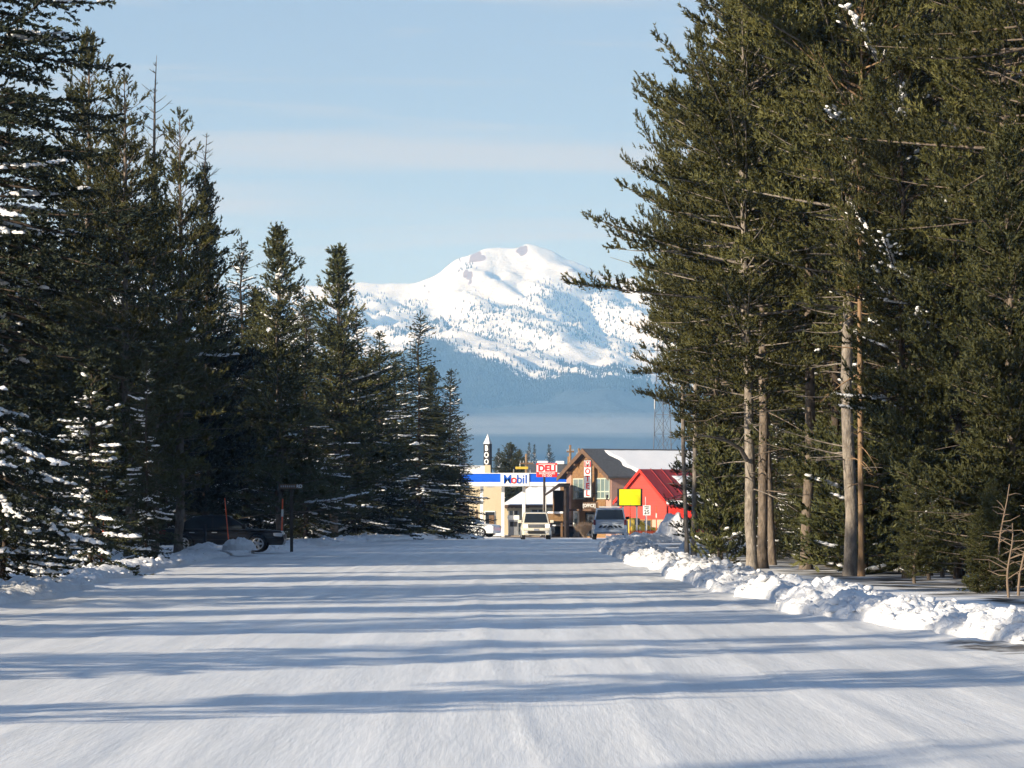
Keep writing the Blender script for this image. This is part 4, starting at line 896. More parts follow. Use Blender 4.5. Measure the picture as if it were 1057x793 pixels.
# dark open timber shed in front, right of the canopy
Yd = 301.; dx0 = wx(563,Yd)
ds = empty('timber_shed', (wx(577,Yd),Yd,zg), 0, 'dark brown open timber shed between the fuel canopy and the motel', 'building')
oxd = wx(577,Yd)
def l4(px): return wx(px,Yd)-oxd
def z4(py): return wz(py,Yd)-zg
w = MB(); w.prism_y([(l4(562.5),z4(512.2)),(l4(563.2),z4(509.6)),(l4(577),z4(499.0)),(l4(588.5),z4(499.0)),(l4(588.5),z4(502)),(l4(578),z4(502.6))], -.3, 4.5); w.build('roof','dark_brown',ds)
w = MB(); w.box(l4(582),l4(587.4),-.05,.35,0,z4(502)); w.build('post','dark_brown',ds)
w = MB(); w.box(l4(571.2),l4(587),3.9,4.1,0,z4(506)); w.build('rear_wall','dark_brown',ds)
w = MB(); w.box(l4(571.2),l4(571.9),.2,3.9,z4(531),z4(508)); w.build('side_panel','wood',ds)
w = MB()
for k in range(5): w.box(l4(565.5),l4(581.5),.6,2.2,z4(538)+k*.11,z4(538)+k*.11+.09)
lp = w.build('timber_stack','timber'); lp.location=(oxd,Yd,zg); tag(lp,'stack of pale sawn timber with snow on top in the dark shed','timber stack')
w = MB(); w.box(l4(565.3),l4(581.7),.55,2.25,z4(538)+.57,z4(538)+.75); w.build('snow_cap','snow_load',lp,bevel=.06)
w = MB()
for x in (l4(567),l4(580)): w.box(x-.08,x+.08,.9,1.9,0,z4(538)-.002)
w.build('trestle','wood',lp)
# sandwich sign on a pole
Yp = 299.5; px_c = 564.5
dl = empty('pole_sign', (wx(px_c,Yp),Yp,zg), 0, 'red and white sandwich shop sign reading DELI on a pole at the canopy edge', 'sign')
def l5(px): return wx(px,Yp)-wx(px_c,Yp)
def z5(py): return wz(py,Yp)-zg
w = MB(); w.box(l5(553.7),l5(575.3),-.1,.1,z5(492.6),z5(478)); w.build('sign_box','sign_red',dl,bevel=.05)
w = MB(); w.box(l5(554.0),l5(575.0),-.115,-.102,z5(487.2),z5(480.3)); w.build('name_panel','letter_white',dl)
text('letter','DELI',.66,'sign_red',dl,(0,-.13,z5(483.8)),bold=.04,xs=1.05)
text('small_letter','SANDWICHES',.23,'letter_white',dl,(0,-.115,z5(488.7)),bold=.01,xs=.85)
text('small_letter','TO GO',.24,'letter_white',dl,(0,-.115,z5(491.2)),bold=.01)
w = MB(); w.box(l5(556),l5(573),-.112,-.102,z5(479.7),z5(478.9)); w.build('top_line','reflect',dl)
w = MB(); w.tube((l5(561.8),0,0),(l5(561.8),0,z5(492.4)),.09,.09,10); w.build('pole','dark_brown',dl)
# pencil shaped book tower with letters
Yb = 345.; bt = empty('book_tower_sign', (wx(503.5,Yb),Yb,zg), math.radians(-24), 'tall dark square tower sign with white letters BOO and a pale pointed cap', 'sign')
zt_ = wz(458.3,Yb)-zg; zp = wz(448,Yb)-zg; zbt = wz(481,Yb)-zg
hwb = 3.25*Yb/F
w = MB(); w.box(-hwb,hwb,-hwb,hwb,3.0,zt_); w.build('tower','black_sign',bt)
w = MB(); q=hwb*1.08; w.add([(-q,-q,zt_),(q,-q,zt_),(q,q,zt_),(-q,q,zt_),(0,0,zp)],[(0,1,4),(1,2,4),(2,3,4),(3,0,4),(3,2,1,0)]); w.build('pointed_cap','metal',bt)
for i,ch in enumerate('BOO'):
    z_ = wz(463+i*7.0,Yb)-zg
    text('letter',ch,.66,'letter_white',bt,(0,-hwb-.015,z_),bold=.02,xs=.8)
    text('letter',ch,.66,'letter_white',bt,(-hwb-.015,0,z_),rot=(PI/2,0,-PI/2),bold=.02,xs=.8)
w = MB(); w.box(-.22,.22,-.22,.22,0,3.0); w.build('post','metal',bt)
# roof top box behind the store parapet
Yk = 342.; rbx = MB(); x0_=wx(492,Yk); x1_=wx(500.2,Yk); x2_=wx(506.3,Yk)
bb = empty('book_shop', (x1_,Yk,zg), 0, 'white and tan upper storey of a shop below the tall book tower', 'building')
w = MB(); w.box(x0_-x1_-2,0,0,2.5,0,wz(480.8,Yk)-zg); w.build('wall','white',bb)
w = MB(); w.box(.002,x2_-x1_,-.1,2.4,0,wz(480.2,Yk)-zg); w.build('tan_wall','cream',bb)
# dark roofed house behind with snow
Yh = 380.; x0_,x1_ = wx(545,Yh), wx(592,Yh); 
hb = empty('dark_roof_house', ((x0_+x1_)/2,Yh,-.5), 0, 'house with a long dark roof and bits of snow behind the sandwich sign', 'building')
hw=(x1_-x0_)/2; ze=wz(492,Yh)+.5; zr=wz(478.5,Yh)+.5
w=MB(); w.box(-hw,hw,0,6,0,ze); w.build('wall','motel_wood',hb)
w=MB(); w.add([(-hw-.3,-.4,ze-.1),(hw+.3,-.4,ze-.1),(hw+.3,6.4,ze-.1),(-hw-.3,6.4,ze-.1),(-hw-.3,3,zr),(hw+.3,3,zr)],[(0,1,5,4),(2,3,4,5),(1,2,5),(3,0,4),(0,3,2,1)]); w.build('roof','roof_grey',hb)
w=MB(); 
for a_,b_ in ((555,566),(574,583)): w.box(wx(a_,Yh)-(x0_+x1_)/2,wx(b_,Yh)-(x0_+x1_)/2,2.7,3.6,zr-.05,wz(475.5,Yh)+.5)
w.build('roof_snow','snow_load',hb,bevel=.08)
w=MB(); w.box(wx(586,Yh)-(x0_+x1_)/2,wx(589.3,Yh)-(x0_+x1_)/2,1.5,2.2,ze,wz(471,Yh)+.5); w.build('chimney','timber',hb)
# utility poles
def upole(px, top, Y, label, arms=((0,1.1),)):
    z0 = -.5; h = wz(top,Y)-z0; r = empty('utility_pole',(wx(px,Y),Y,z0),.1,label,'utility pole','utility poles over the town')
    w=MB(); w.tube((0,0,0),(0,0,h),.16,.11,8); w.build('pole','bark_orange',r)
    for dz,hl in arms:
        w=MB(); w.box(-hl,hl,-.17,-.06,h-.7-dz,h-.56-dz); w.build('cross_arm','wood',r)
        w=MB()
        for x in (-hl*.9,-hl*.45,hl*.45,hl*.9): w.tube((x,-.12,h-.56-dz),(x,-.12,h-.38-dz),.05,.03,6)
        w.build('insulator','metal',r)
    return r
upole(543.3,468.5,352,'short utility pole with a long cross arm above the canopy name panel',((.25,.62),))
upole(588.6,459.5,366,'utility pole with cross arms left of the motel gable',((0,.35),))
upole(597.6,463,372,'thin pole rising just behind the left slope of the motel roof',((0,.25),))
# yellow rooftop beacon box on the canopy
Yr=309.5; w=MB(); hw_=6.6*Yr/F; w.box(-hw_,hw_,-.3,.3,.30,.50); rbn=empty('rooftop_light_bar',(wx(538.7,Yr),Yr,wz(488.3,Yr)),0,'flat yellow light bar standing on the canopy roof','roof light'); w.build('light_box','yellow_paint',rbn,bevel=.04)
w=MB(); w.box(-.7,-.62,-.05,.05,0,.3); w.box(.62,.7,-.05,.05,0,.3); w.build('leg','metal',rbn)
w=MB(); w.tube((-.7+.55,0,.5),(-.7+.55,0,.75),.03); w.build('knob','metal',rbn)

M['mast_grey'] = mat('mast_grey',(.10,.11,.13),.7,.2)
# ---- radio mast
Yt=470.; mt=empty('radio_mast',(wx(684,Yt),Yt,-.5),0,'tall tapering steel lattice radio mast behind the motel roof, half hidden by the pines','mast')
Ht=wz(240,Yt)+.5; bw=12.5*Yt/F*1.0
def leg(k,z):
    a=[math.radians(205),math.radians(325),math.radians(85)][k]; r=bw*(1-z/Ht)+.16; return Vector((math.cos(a)*r,math.sin(a)*r,z))
for k in range(3):
    w=MB(); w.tube(leg(k,0),leg(k,Ht),.06,.04,6); w.build('mast_leg','mast_grey',mt)
w=MB(); z=0.
while z<Ht-1:
    dz=max(1.0,2.6*(1-z/Ht)+.6)
    for k in range(3):
        w.tube(leg(k,z),leg((k+1)%3,z+dz),.03,n=4); w.tube(leg((k+1)%3,z),leg(k,z+dz),.03,n=4); w.tube(leg(k,z),leg((k+1)%3,z),.03,n=4)
    z+=dz
w.build('bracing','mast_grey',mt)
w=MB()
for zf in (.25,.42,.62,.85):
    p=leg(1 if zf>.5 else 0,Ht*zf); w.tube(p,(p.x-.1,p.y-.5,p.z),.03,n=6); w.tube((p.x-.1,p.y-.5,p.z-.6),(p.x-.1,p.y-.5,p.z+.6),.05,.05,8)
w.build('antenna','metal',mt)

# ---- yellow sign board
Yy=262.; ys_=empty('yellow_sign_board',(wx(650.2,Yy),Yy,-.24),0,'blank bright yellow rectangular sign board in a dark frame above the parked vehicles','sign')
x0_,x1_=wx(639.3,Yy)-wx(650.2,Yy),wx(661.2,Yy)-wx(650.2,Yy); zt_,zb_=wz(505.2,Yy)+.24,wz(521.6,Yy)+.24
w=MB(); w.box(x0_,x1_,-.05,0,zb_,zt_); w.build('sign_face','yellow',ys_)
w=MB(); w.box(x0_-.13,x1_+.13,.002,.3,zb_-.08,zt_+.05); w.box(x0_-.14,x0_-.002,-.04,.3,zb_-.08,zt_+.05); w.box(x1_+.002,x1_+.06,-.04,.3,zb_-.08,zt_+.05); w.build('sign_frame','black_sign',ys_)
for x in (x0_+.25,x1_-.25):
    w=MB(); w.box(x-.06,x+.06,.08,.2,0,zb_-.081); w.build('post','metal',ys_)
# ---- speed limit sign
Yv=245.; ss_=empty('speed_limit_sign',(wx(667.6,Yv),Yv,-.16),0,'white speed limit 25 sign on a thin grey post in front of the red building','sign')
hw_=3.85*Yv/F; zt_=wz(521.8,Yv)+.16; zb_=wz(532,Yv)+.16
w=MB(); w.box(-hw_,hw_,-.03,0,zb_,zt_); w.build('sign_plate','letter_white',ss_)
text('letter','SPEED\nLIMIT',.125,'letter_black',ss_,(0,-.035,zt_-.15),bold=.01,depth=.003); text('letter','25',.36,'letter_black',ss_,(0,-.035,zb_+.18),bold=.02,depth=.003)
w=MB(); w.tube((0,.03,0),(0,.03,zt_-.05),.03); w.build('post','metal',ss_)
# white thin pole above it
w=MB(); Yv2=258.; w.tube((0,0,0),(0,0,wz(513,Yv2)+.25),.03,.02,8); r=w.build('flag_pole','white'); r.location=(wx(666.3,Yv2),Yv2,-.25); tag(r,'thin white pole rising above the speed limit sign','pole')
# ---- stakes
def stake(px, top, base, Y, label, lean=0, tape=True, r=.022, dark=False):
    z0=wz(base,Y); h=wz(top,Y)-z0; s=empty('snow_stake',(wx(px,Y),Y,z0-.1),0,label,'snow stake','orange stakes marking the road edge'); s.rotation_euler=(0,lean,0)
    w=MB(); w.tube((0,0,0),(0,0,h+.1),r,r*.8,8); w.build('pole','orange',s)
    if tape:
        w=MB(); w.tube((0,0,h*.62),(0,0,h*.80),r*1.25,r*1.2,8); w.build('reflector_band','reflect',s)
    if dark:
        w=MB(); w.tube((0,0,h+.1),(0,0,h+.1+.35),.014,.012,6); w.build('tip','black',s)
    return s
stake(104,500,585,97,'leftmost orange snow stake in front of the snowy young spruce',lean=.07,tape=False,r=.028)
stake(236,514,556,140,'thin orange snow stake leaning in front of the dark sedan',lean=-.09,tape=False)
stake(290.5,515,556,150,'orange snow stake at the nose of the dark sedan left of the street name sign',lean=.03,tape=True,r=.035)
stake(650.4,527,566,188,'red and white road stake with dark tip in front of the police vehicle',tape=True,r=.03,dark=True)
stake(677.6,523,549,242,'short red and white stake right of the speed limit sign',r=.035)
# orange safety fence
Yf=236.; w=MB(); x0_,x1_=wx(650,Yf),wx(682,Yf)
fe=empty('safety_fence',((x0_+x1_)/2,Yf,-.12),0,'low orange plastic safety fence in front of the red building','fence'); hwf=(x1_-x0_)/2
for z in (.22,.31,.40,.49): w.box(-hwf,hwf,-.012,.012,z,z+.055)
for i in range(24): x=-hwf+i*hwf*2/23; w.box(x-.012,x+.012,-.010,.010,.22,.545)
w.build('mesh_panel','orange',fe)
for i in range(4):
    x=-hwf+i*hwf*2/3; w=MB(); w.tube((x,.03,0),(x,.03,.8),.02); w.build('post','metal',fe)
# yellow loader bucket thing in front of the shop window
def mini_loader():
    Yl=270.; r=empty('yellow_snow_blower',(wx(661,Yl),Yl,-.30),.5,'yellow machine with dark wheels parked against the red building behind the stakes','machine')
    w=MB(); w.prism_y([(-.75,.35),(.55,.30),(.75,.6),(.3,.95),(-.15,1.05),(-.3,1.45),(-.75,1.45)],-.45,.45); w.build('body','yellow_paint',r,bevel=.05)
    w=MB(); w.prism_y([(.95,.1),(1.35,.12),(1.05,.75),(.85,.8)],-.6,.6); w.build('bucket','yellow_paint',r,bevel=.02)
    w=MB(); w.tube((-.3,-.5,1.2),(.95,-.5,.55),.07); w.tube((-.3,.5,1.2),(.95,.5,.55),.07); w.build('lift_arm','yellow_paint',r)
    w=MB(); w.box(-.72,-.33,-.47,-.452,.95,1.38); w.box(-.72,-.33,.452,.47,.95,1.38); w.build('window','glass',r)
    for x in (-.5,.45):
        for y in (-.5,.5): w=MB(); w.tube((x,y-.12,.3),(x,y+.12,.3),.32,.32,16); w.build('wheel','tyre',r)
mini_loader()
# ---- left side posts and signs
def bpost(px, top, base, Y, label, band, r=.07, thin_to=None):
    z0=wz(base,Y); h=wz(top,Y)-z0; s=empty('gate_post',(wx(px,Y),Y,z0-.15),0,label,'post','dark posts in front of the sedan')
    h0 = (wz(thin_to,Y)-z0) if thin_to else h
    w=MB(); w.tube((0,0,0),(0,0,h0+.15),r,r,12); w.build('post','black_sign',s)
    if thin_to: w=MB(); w.tube((-.04,0,h0+.15),(-.04,0,h+.15),.035,.035,8); w.build('upper_pole','metal',s)
    if band: w=MB(); w.tube((0,0,h0-.02),(0,0,h0+.13),r*1.08,r*1.08,12); w.build('reflector_band','yellow_paint',s)
bpost(184.3,511,572,140,'thin dark post with a yellow band and taller grey pipe left of the sedan',True,thin_to=536)
bpost(211.5,541,569,141,'short plain black post in front of the rear door of the sedan',False)
Yn=152.; sn=empty('street_name_sign',(wx(301,Yn),Yn,.0),0,'weathered wooden street name sign on a brown post beside the nose of the sedan','sign')
w=MB(); w.box(-.06,.06,-.05,.05,-.1,wz(500.5,Yn)); w.build('post','bark_dark',sn)
w=MB(); w.box(wx(288.5,Yn)-wx(301,Yn),wx(312.5,Yn)-wx(301,Yn),-.12,-.072,wz(504.6,Yn),wz(499.8,Yn)); w.build('name_board','wood',sn)
text('letter','RD',.17,'letter_white',sn,(wx(309.2,Yn)-wx(301,Yn),-.128,wz(502.2,Yn)),depth=.004,bold=.02)
w=MB()
for i in range(7): x=wx(289.8+i*2.2,Yn)-wx(301,Yn); w.box(x,x+.05,-.124,-.121,wz(503.2,Yn),wz(501.2,Yn))
w.build('worn_letter','metal',sn)
Yk2=258.; db=empty('dark_sign_board',(wx(480,Yk2),Yk2,-.2),0,'dark sign board seen from behind, beside the last spruce of the left row','sign')
w=MB(); w.box(wx(471,Yk2)-wx(480,Yk2),wx(484.3,Yk2)-wx(480,Yk2),-.05,0,wz(535,Yk2)+.2,wz(521.5,Yk2)+.2); w.build('sign_board','black_sign',db)
w=MB(); w.box(-.08,.08,.003,.12,0,wz(524,Yk2)+.2); w.build('post','black_sign',db)

# ------------------------------------------------------------------ vehicles
def arch_profile(L, zb, pts, wheels, r):
    """closed side profile: bottom line with wheel arches, then upper pts (front to rear)"""
    out=[]
    x=-L/2; out.append((-L/2+.06,zb))
    for wxp in sorted(wheels):
        for k in range(0,9):
            a=PI-k*PI/8; out.append((wxp+math.cos(a)*r, max(zb, zb+.02+math.sin(a)*r*.95) if 0<k<8 else zb))
    out.append((L/2-.06,zb)); out+=pts
    return out
def vehicle(name, loc, rz, label, paint, L, Wd, hood, belt, roof, cab, wheels, wr, rear_x=None, glassm='glass', cat='car', zb=.28, nose=.12):
    r=empty(name, loc, rz, label, cat)
    def plan(x,z=0): 
        t=abs(x)/(L/2); return Wd/2*(1-.12*max(0,(t-.72)/.28)**2)*(1-.05*max(0,(z-.75)/.5))
    pts=[(L/2,zb+.18),(L/2-.02,hood-.22),(L/2-nose,hood-.05)]+[(x,z) for x,z in cab['deck']]+[(-L/2+.03,belt-.12),(-L/2,zb+.2)]
    w=MB(); w.prism_y(arch_profile(L,zb,pts,wheels,wr+.06),0,0,yw=plan); w.build('body',paint,r,bevel=.045,smooth=False)
    # cabin
    cp=cab['cabin']; wb=Wd/2*.93; wt=Wd/2*cab.get('top',.74); zl=min(z for x,z in cp); zh=max(z for x,z in cp)
    cw=lambda x,z: wb+(wt-wb)*(z-zl)/(zh-zl)
    w=MB(); w.prism_y(cp,0,0,yw=cw); cb_=w.build('cabin',paint,r,bevel=.04)
    # side glass
    cxm=sum(x for x,z in cp)/len(cp)
    for sgn in (-1,1):
        for (gx0,gx1) in cab['side']:
            def top_x(z,left): # interpolate along the slanted ends
                return None
            z0,z1=zl+.06,zh-.09
            f0=lambda x,z: x
            gp=[]
            for (x,z) in cab['glass_poly']: gp.append((min(max(x,gx0),gx1),z))
            gp=[p for i,p in enumerate(gp) if i==0 or (abs(p[0]-gp[i-1][0])+abs(p[1]-gp[i-1][1]))>.01]
            vs=[(x,sgn*(cw(x,z)+.012),z) for x,z in gp]
            m_=MB(); m_.add(vs,[tuple(range(len(vs)))]); m_.build('side_window',glassm,r)
    for nm,(p0,p1) in (('windscreen',cab['front']),('rear_window',cab['rear'])):
        (xa,za),(xb,zb2_)=p0,p1; k0,k1=.08,.90
        d=Vector((xb-xa,0,zb2_-za)); nrm=Vector((d.z,0,-d.x)).normalized(); 
        if (nm=='windscreen' and nrm.x<0) or (nm=='rear_window' and nrm.x>0): nrm=-nrm
        vs=[]
        for k,sg_ in ((k0,-1),(k0,1),(k1,1),(k1,-1)):
            x=xa+(xb-xa)*k; z=za+(zb2_-za)*k; y=sg_*(cw(x,z)-.09); vs.append((x+nrm.x*.012,y,z+nrm.z*.012))
        m_=MB(); m_.add(vs,[(0,1,2,3)]); m_.build(nm,'glass',r)
    for x in wheels:
        for sgn in (-1,1):
            y=sgn*(Wd/2-.12); wh=MB(); wh.tube((x,y-.11,wr),(x,y+.11,wr),wr,wr,24); wo=wh.build('wheel','tyre',r,bevel=.02)
            h=MB(); yo=y+sgn*.112; h.tube((x,yo-.01*sgn,wr),(x,yo+.012*sgn,wr),wr*.25,wr*.2,12)
            for k in range(5):
                a=k*2*PI/5; h.tube((x,yo,wr),(x+math.cos(a)*wr*.6,yo,wr+math.sin(a)*wr*.6),.05,.035,6)
            for k in range(20):
                a0_,a1_=k*2*PI/20,(k+1)*2*PI/20; h.tube((x+math.cos(a0_)*wr*.62,yo,wr+math.sin(a0_)*wr*.62),(x+math.cos(a1_)*wr*.62,yo,wr+math.sin(a1_)*wr*.62),.025,.025,5)
            h.build('rim','rim',wo)
    for sgn in (-1,1):
        xm=cab['front'][0][0]-.25; m_=MB(); m_.box(xm-.06,xm+.08,sgn*(Wd/2-.02),sgn*(Wd/2+.2),belt+.02,belt+.2); m_.build('mirror',cab.get('mirror',paint),r,bevel=.03)
    return r
M['tan_paint']=mat('champagne_paint',(.70,.65,.54),.35,.5,metal=0,coat=.5); M['police_paint']=mat('shaded_police_paint',(.40,.46,.54),.35,.5,coat=.5); M['dark_paint']=mat('black_blue_paint',(.004,.005,.008),.35,.3,coat=.1); M['white_car']=mat('white_car_paint',(.7,.72,.72),.3,.5,coat=.5)  # police paint is darkened and blued to carry the shade on its rear
M['headlight']=mat('headlight_lit',(.9,.85,.7),.2,.5,emit=(1,.93,.75),estr=1.3); M['lamp_clear']=mat('lamp_clear',(.5,.52,.55),.15,.6); M['tail']=mat('tail_lamp',(.16,.01,.015),.2,.6); M['plate']=mat('number_plate',(.25,.27,.32),.5,.4)
def suv_cab(L,belt,roof,fx,rx):
    cabin=[(fx,belt-.03),(fx-.72,roof-.03),(fx-1.0,roof),(rx+.30,roof),(rx+.12,roof-.04),(rx-.02,belt-.03)]
    return dict(deck=[(fx+.05,belt-.02),(rx,belt)],cabin=cabin,front=((fx,belt-.03),(fx-.72,roof-.03)),rear=((rx-.02,belt-.03),(rx+.12,roof-.04)),
        side=[(fx-1.55,fx-.35),(fx-2.45,fx-1.65),(rx+.15,fx-2.55)],glass_poly=[(rx+.12,belt+.02),(fx-.25,belt+.02),(fx-.78,roof-.1),(rx+.28,roof-.1)])
# tan SUV facing the camera
Y_=238.; cab=suv_cab(4.4,1.0,1.68,.95,-2.1); cab['top']=.76
v=vehicle('sport_utility_car',(wx(553,Y_),Y_+1.5,G(Y_+1.5)-.0),-PI/2+.02,'champagne small sport utility car driving towards the camera with headlights on','tan_paint',4.4,1.80,.98,1.0,1.68,cab,(-1.32,1.35),.36)
xf=2.2
w=MB(); w.box(xf-.06,xf+.03,-.50,.50,.74,.92); w.build('grille','black',v,bevel=.01)
w=MB()
for z in (.78,.83,.88): w.box(xf+.031,xf+.045,-.48,.48,z-.012,z+.012)
w.build('grille_bar','rim',v)
for s1 in (-1,1):
    w=MB(); w.box(xf-.14,xf+.015,s1*.54,s1*.80,.74,.94); w.build('headlight','headlight',v,bevel=.04)
    w=MB(); w.tube((xf-.02,s1*.62,.50),(xf+.03,s1*.62,.50),.08,.08,12); w.build('fog_lamp','lamp_clear',v)
w=MB(); w.box(xf-.05,xf+.025,-.52,.52,.36,.52); w.build('lower_intake','black',v,bevel=.01)
w=MB(); w.box(xf-.1,xf+.07,-.86,.86,.54,.70); w.build('bumper','tan_paint',v,bevel=.05)
w=MB(); w.box(xf+.071,xf+.085,-.16,.16,.55,.67); w.build('number_plate','plate',v)
w=MB(); w.tube((-1.4,-.6,1.70),(.1,-.6,1.72),.02); w.tube((-1.4,.6,1.70),(.1,.6,1.72),.02); w.build('roof_rail','black',v)
# police style SUV seen from behind; shade is put into its darker bluish paint
Y_=228.; cab=suv_cab(5.0,1.16,1.86,.9,-2.42); cab['top']=.78; cab['mirror']='black'
v=vehicle('police_vehicle',(wx(630,Y_),Y_+2.5,G(Y_+2.5)+.02),PI/2-.01,'pale shade-toned police sport utility vehicle seen from behind with slanted dark stripes','police_paint',5.1,2.02,1.12,1.16,1.86,cab,(-1.55,1.5),.40,cat='car',zb=.34)
xr=-2.55
for s1 in (-1,1):
    w=MB(); w.box(xr-.015,xr+.15,s1*.84,s1*.985,.86,1.18); w.build('tail_light','tail',v,bevel=.02)
w=MB()
for k in range(-3,3):
    y=(k+.5)*.25; sgn=1 if y>0 else -1
    w.add([(xr-.03,y-.09-sgn*.0,.70),(xr-.03,y+.06,.70),(xr-.03,y+.06-sgn*.13,.84),(xr-.03,y-.09-sgn*.13,.84)],[(0,1,2,3)])
w.build('chevron_stripe','letter_black',v)
w=MB(); w.box(xr-.03,xr-.005,-.22,.22,.52,.64); w.build('number_plate','black',v)
w=MB(); w.box(xr-.12,xr+.1,-.95,.95,.42,.60); w.build('bumper','police_paint',v,bevel=.05)
w=MB(); w.box(xr-.028,xr-.005,-.80,.80,1.075,1.10); w.build('tailgate_handle_strip','lamp_clear',v)
w=MB(); 
for y,wd in ((-.42,.30),(.42,.30)): w.box(xr-.026,xr-.006,y-wd/2,y+wd/2,.955,1.0)
w.build('lettering_strip','lamp_clear',v)
w=MB(); w.box(-.5,-.25,-.62,.62,1.88,1.96); w.build('light_bar','lamp_clear',v,bevel=.03)
w=MB(); w.tube((-1.9,-.7,1.89),(-.1,-.7,1.89),.02); w.tube((-1.9,.7,1.89),(-.1,.7,1.89),.02); w.build('roof_rail','black',v)
# dark sedan side on
Ysd=147.; belt,roof=.88,1.42
cab=dict(deck=[(1.0,belt+.03),(.9,belt),(-1.7,belt+.03),(-2.25,belt+.02)],cabin=[(1.12,belt-.02),(.28,roof-.05),(0,roof),(-.75,roof-.01),(-1.15,roof-.1),(-1.85,belt-.02)],front=((1.12,belt-.02),(.28,roof-.05)),rear=((-1.85,belt-.02),(-1.15,roof-.1)),
   side=[(-.28,.95),(-1.55,-.36)],glass_poly=[(-1.6,belt+.03),(.92,belt+.03),(.22,roof-.1),(-.7,roof-.07),(-1.08,roof-.15)],top=.72)
v=vehicle('sedan',(wx(230,Ysd),Ysd,.05),0,'dark blue black sedan waiting broadside behind the left snow bank','dark_paint',4.75,1.82,.86,belt,roof,cab,(-1.42,1.38),.33)
xf=2.375
for s1 in (-1,1):
    w=MB(); w.box(xf-.42,xf-.06,s1*.62,s1*.87,.60,.74); w.build('headlight','lamp_clear',v,bevel=.03)
    w=MB(); w.box(-xf+.0,-xf+.30,s1*.60,s1*.875,.68,.84); w.build('tail_light','tail',v,bevel=.02)
    w=MB(); w.box(-xf-.02,xf-.05,s1*.885,s1*.918,.47,.50); w.build('side_moulding','black',v)
    for x in (-.25,-1.1): w=MB(); w.box(x-.1,x+.1,s1*.90,s1*.93,.74,.77); w.build('door_handle','rim',v)
w=MB(); w.box(xf-.03,xf+.02,-.4,.4,.5,.68); w.build('grille','black',v)
w=MB(); w.box(-.9,.1,-.45,.45,roof+.002,roof+.03); 
# white car at the left behind the dark board
Yw_=268.; cab=dict(deck=[(1.0,.95),(.9,.94),(-1.7,.95),(-2.2,.93)],cabin=[(1.05,.9),(.3,1.4),(0,1.45),(-.8,1.44),(-1.2,1.36),(-1.8,.9)],front=((1.05,.9),(.3,1.4)),rear=((-1.8,.9),(-1.2,1.36)),side=[(-.28,.9),(-1.5,-.36)],glass_poly=[(-1.55,.97),(.85,.97),(.22,1.36),(-.75,1.38),(-1.1,1.3)],top=.74)
v=vehicle('parked_car',(wx(482,Yw_),Yw_+2,-.20),-.35,'white car half hidden behind the dark board at the left corner','white_car',4.5,1.8,.9,.94,1.45,cab,(-1.35,1.35),.33)
for s1 in (-1,1):
    w=MB(); w.box(2.1,2.25,s1*.55,s1*.82,.62,.78); w.build('headlight','lamp_clear',v,bevel=.03)
# dark parked car by the shed with snow on its hood
Yx=303.; v=vehicle('parked_car',(wx(574.5,Yx),Yx+2.4,-.44),-PI/2+.3,'dark car with snow on its bonnet parked in the open timber shed','dark_paint',4.3,1.75,.9,.94,1.45,cab,(-1.3,1.3),.33)
w=MB(); w.box(1.15,1.95,-.7,.7,.885,.99); w.build('bonnet_snow','snow_load',v,bevel=.05)

# dry saplings at the right edge
def sapling(px, base, top, Y, seed, lean, label):
    X,_,z=W(px,base,Y); z=.05; h=wz(top,Y)-z; rg=np.random.default_rng(seed); tb=Tubes()
    s=np.linspace(0,1,8); P=np.stack([lean*h*s+.03*np.sin(s*7+seed),.02*np.cos(s*5),h*s],1); tb.add(P,np.linspace(.028,.008,8),6)
    for k in range(16):
        t=rg.uniform(.15,.97); p=np.array([np.interp(t,s,P[:,c]) for c in range(3)]); a=rg.random()*6.28; l=rg.uniform(.2,.8)*(1.1-t*.6); q=p+np.array([math.cos(a),math.sin(a),rg.uniform(-.1,.7)])*l*.5; e_=q+np.array([math.cos(a+.3),math.sin(a+.3),rg.uniform(-.2,.6)])*l*.5
        tb.add(np.stack([p,q,e_]),[.011,.008,.004],4)
    o=link('bare_sapling',tb.mesh('bare_sapling'),'twig'); o.location=(X,Y,z); tag(o,label,'sapling','dry saplings at the right edge'); return o
sapling(1026,622,500,68,1,.12,'leaning bare sapling, leftmost of the dry ones at the right edge')
sapling(1040,628,540,64,2,.05,'short bare sapling in the middle of the dry ones at the right edge')
sapling(1051,630,520,66,3,.12,'bare sapling nearest to the right edge of the picture')
sapling(1003,618,560,72,4,-.05,'little twiggy sapling left of the dry ones at the right edge')
# big dead limbs on the leftmost right-hand pine are its own branches
def dead_limb(parent_label, pts, r0, r1):
    for o in bpy.data.objects:
        if o.get('label')==parent_label:
            inv=o.matrix_basis.inverted(); P=[]
            n=len(pts)
            for i in range(n*5):
                t=i/(n*5-1)*(n-1); k=min(int(t),n-2); f=t-k; p=[pts[k][c]*(1-f)+pts[k+1][c]*f for c in range(3)]; P.append(inv@Vector(W(*p)))
            tb=Tubes(); tb.add(np.array([p[:] for p in P]),np.linspace(r0,r1,len(P)),7); link('dead_limb',tb.mesh('dead_limb'),'bark_pale',o)
big=RT[0][-1]; bright=RT[5][-1]; twin=RT[15][-1]
dead_limb(big,[(771,475,94.9),(764,463,94.2),(752,456,93.5),(738,452,93),(720,449,92.6)],.07,.025)
dead_limb(big,[(757,459,93.9),(747,452,93.5),(741,450,93.2)],.04,.02)
dead_limb(bright,[(878,318,88),(862,318,87.8),(846,315,87.5),(822,313,87)],.045,.015)
dead_limb(bright,[(878,226,88),(862,223,87.7),(838,222,87.3)],.05,.02)
dead_limb(bright,[(878,132,88),(862,130,87.7),(842,124,87.3)],.05,.012)
dead_limb(bright,[(879,131,88),(893,133,87.8),(912,137,87.4),(922,141,87)],.045,.012)
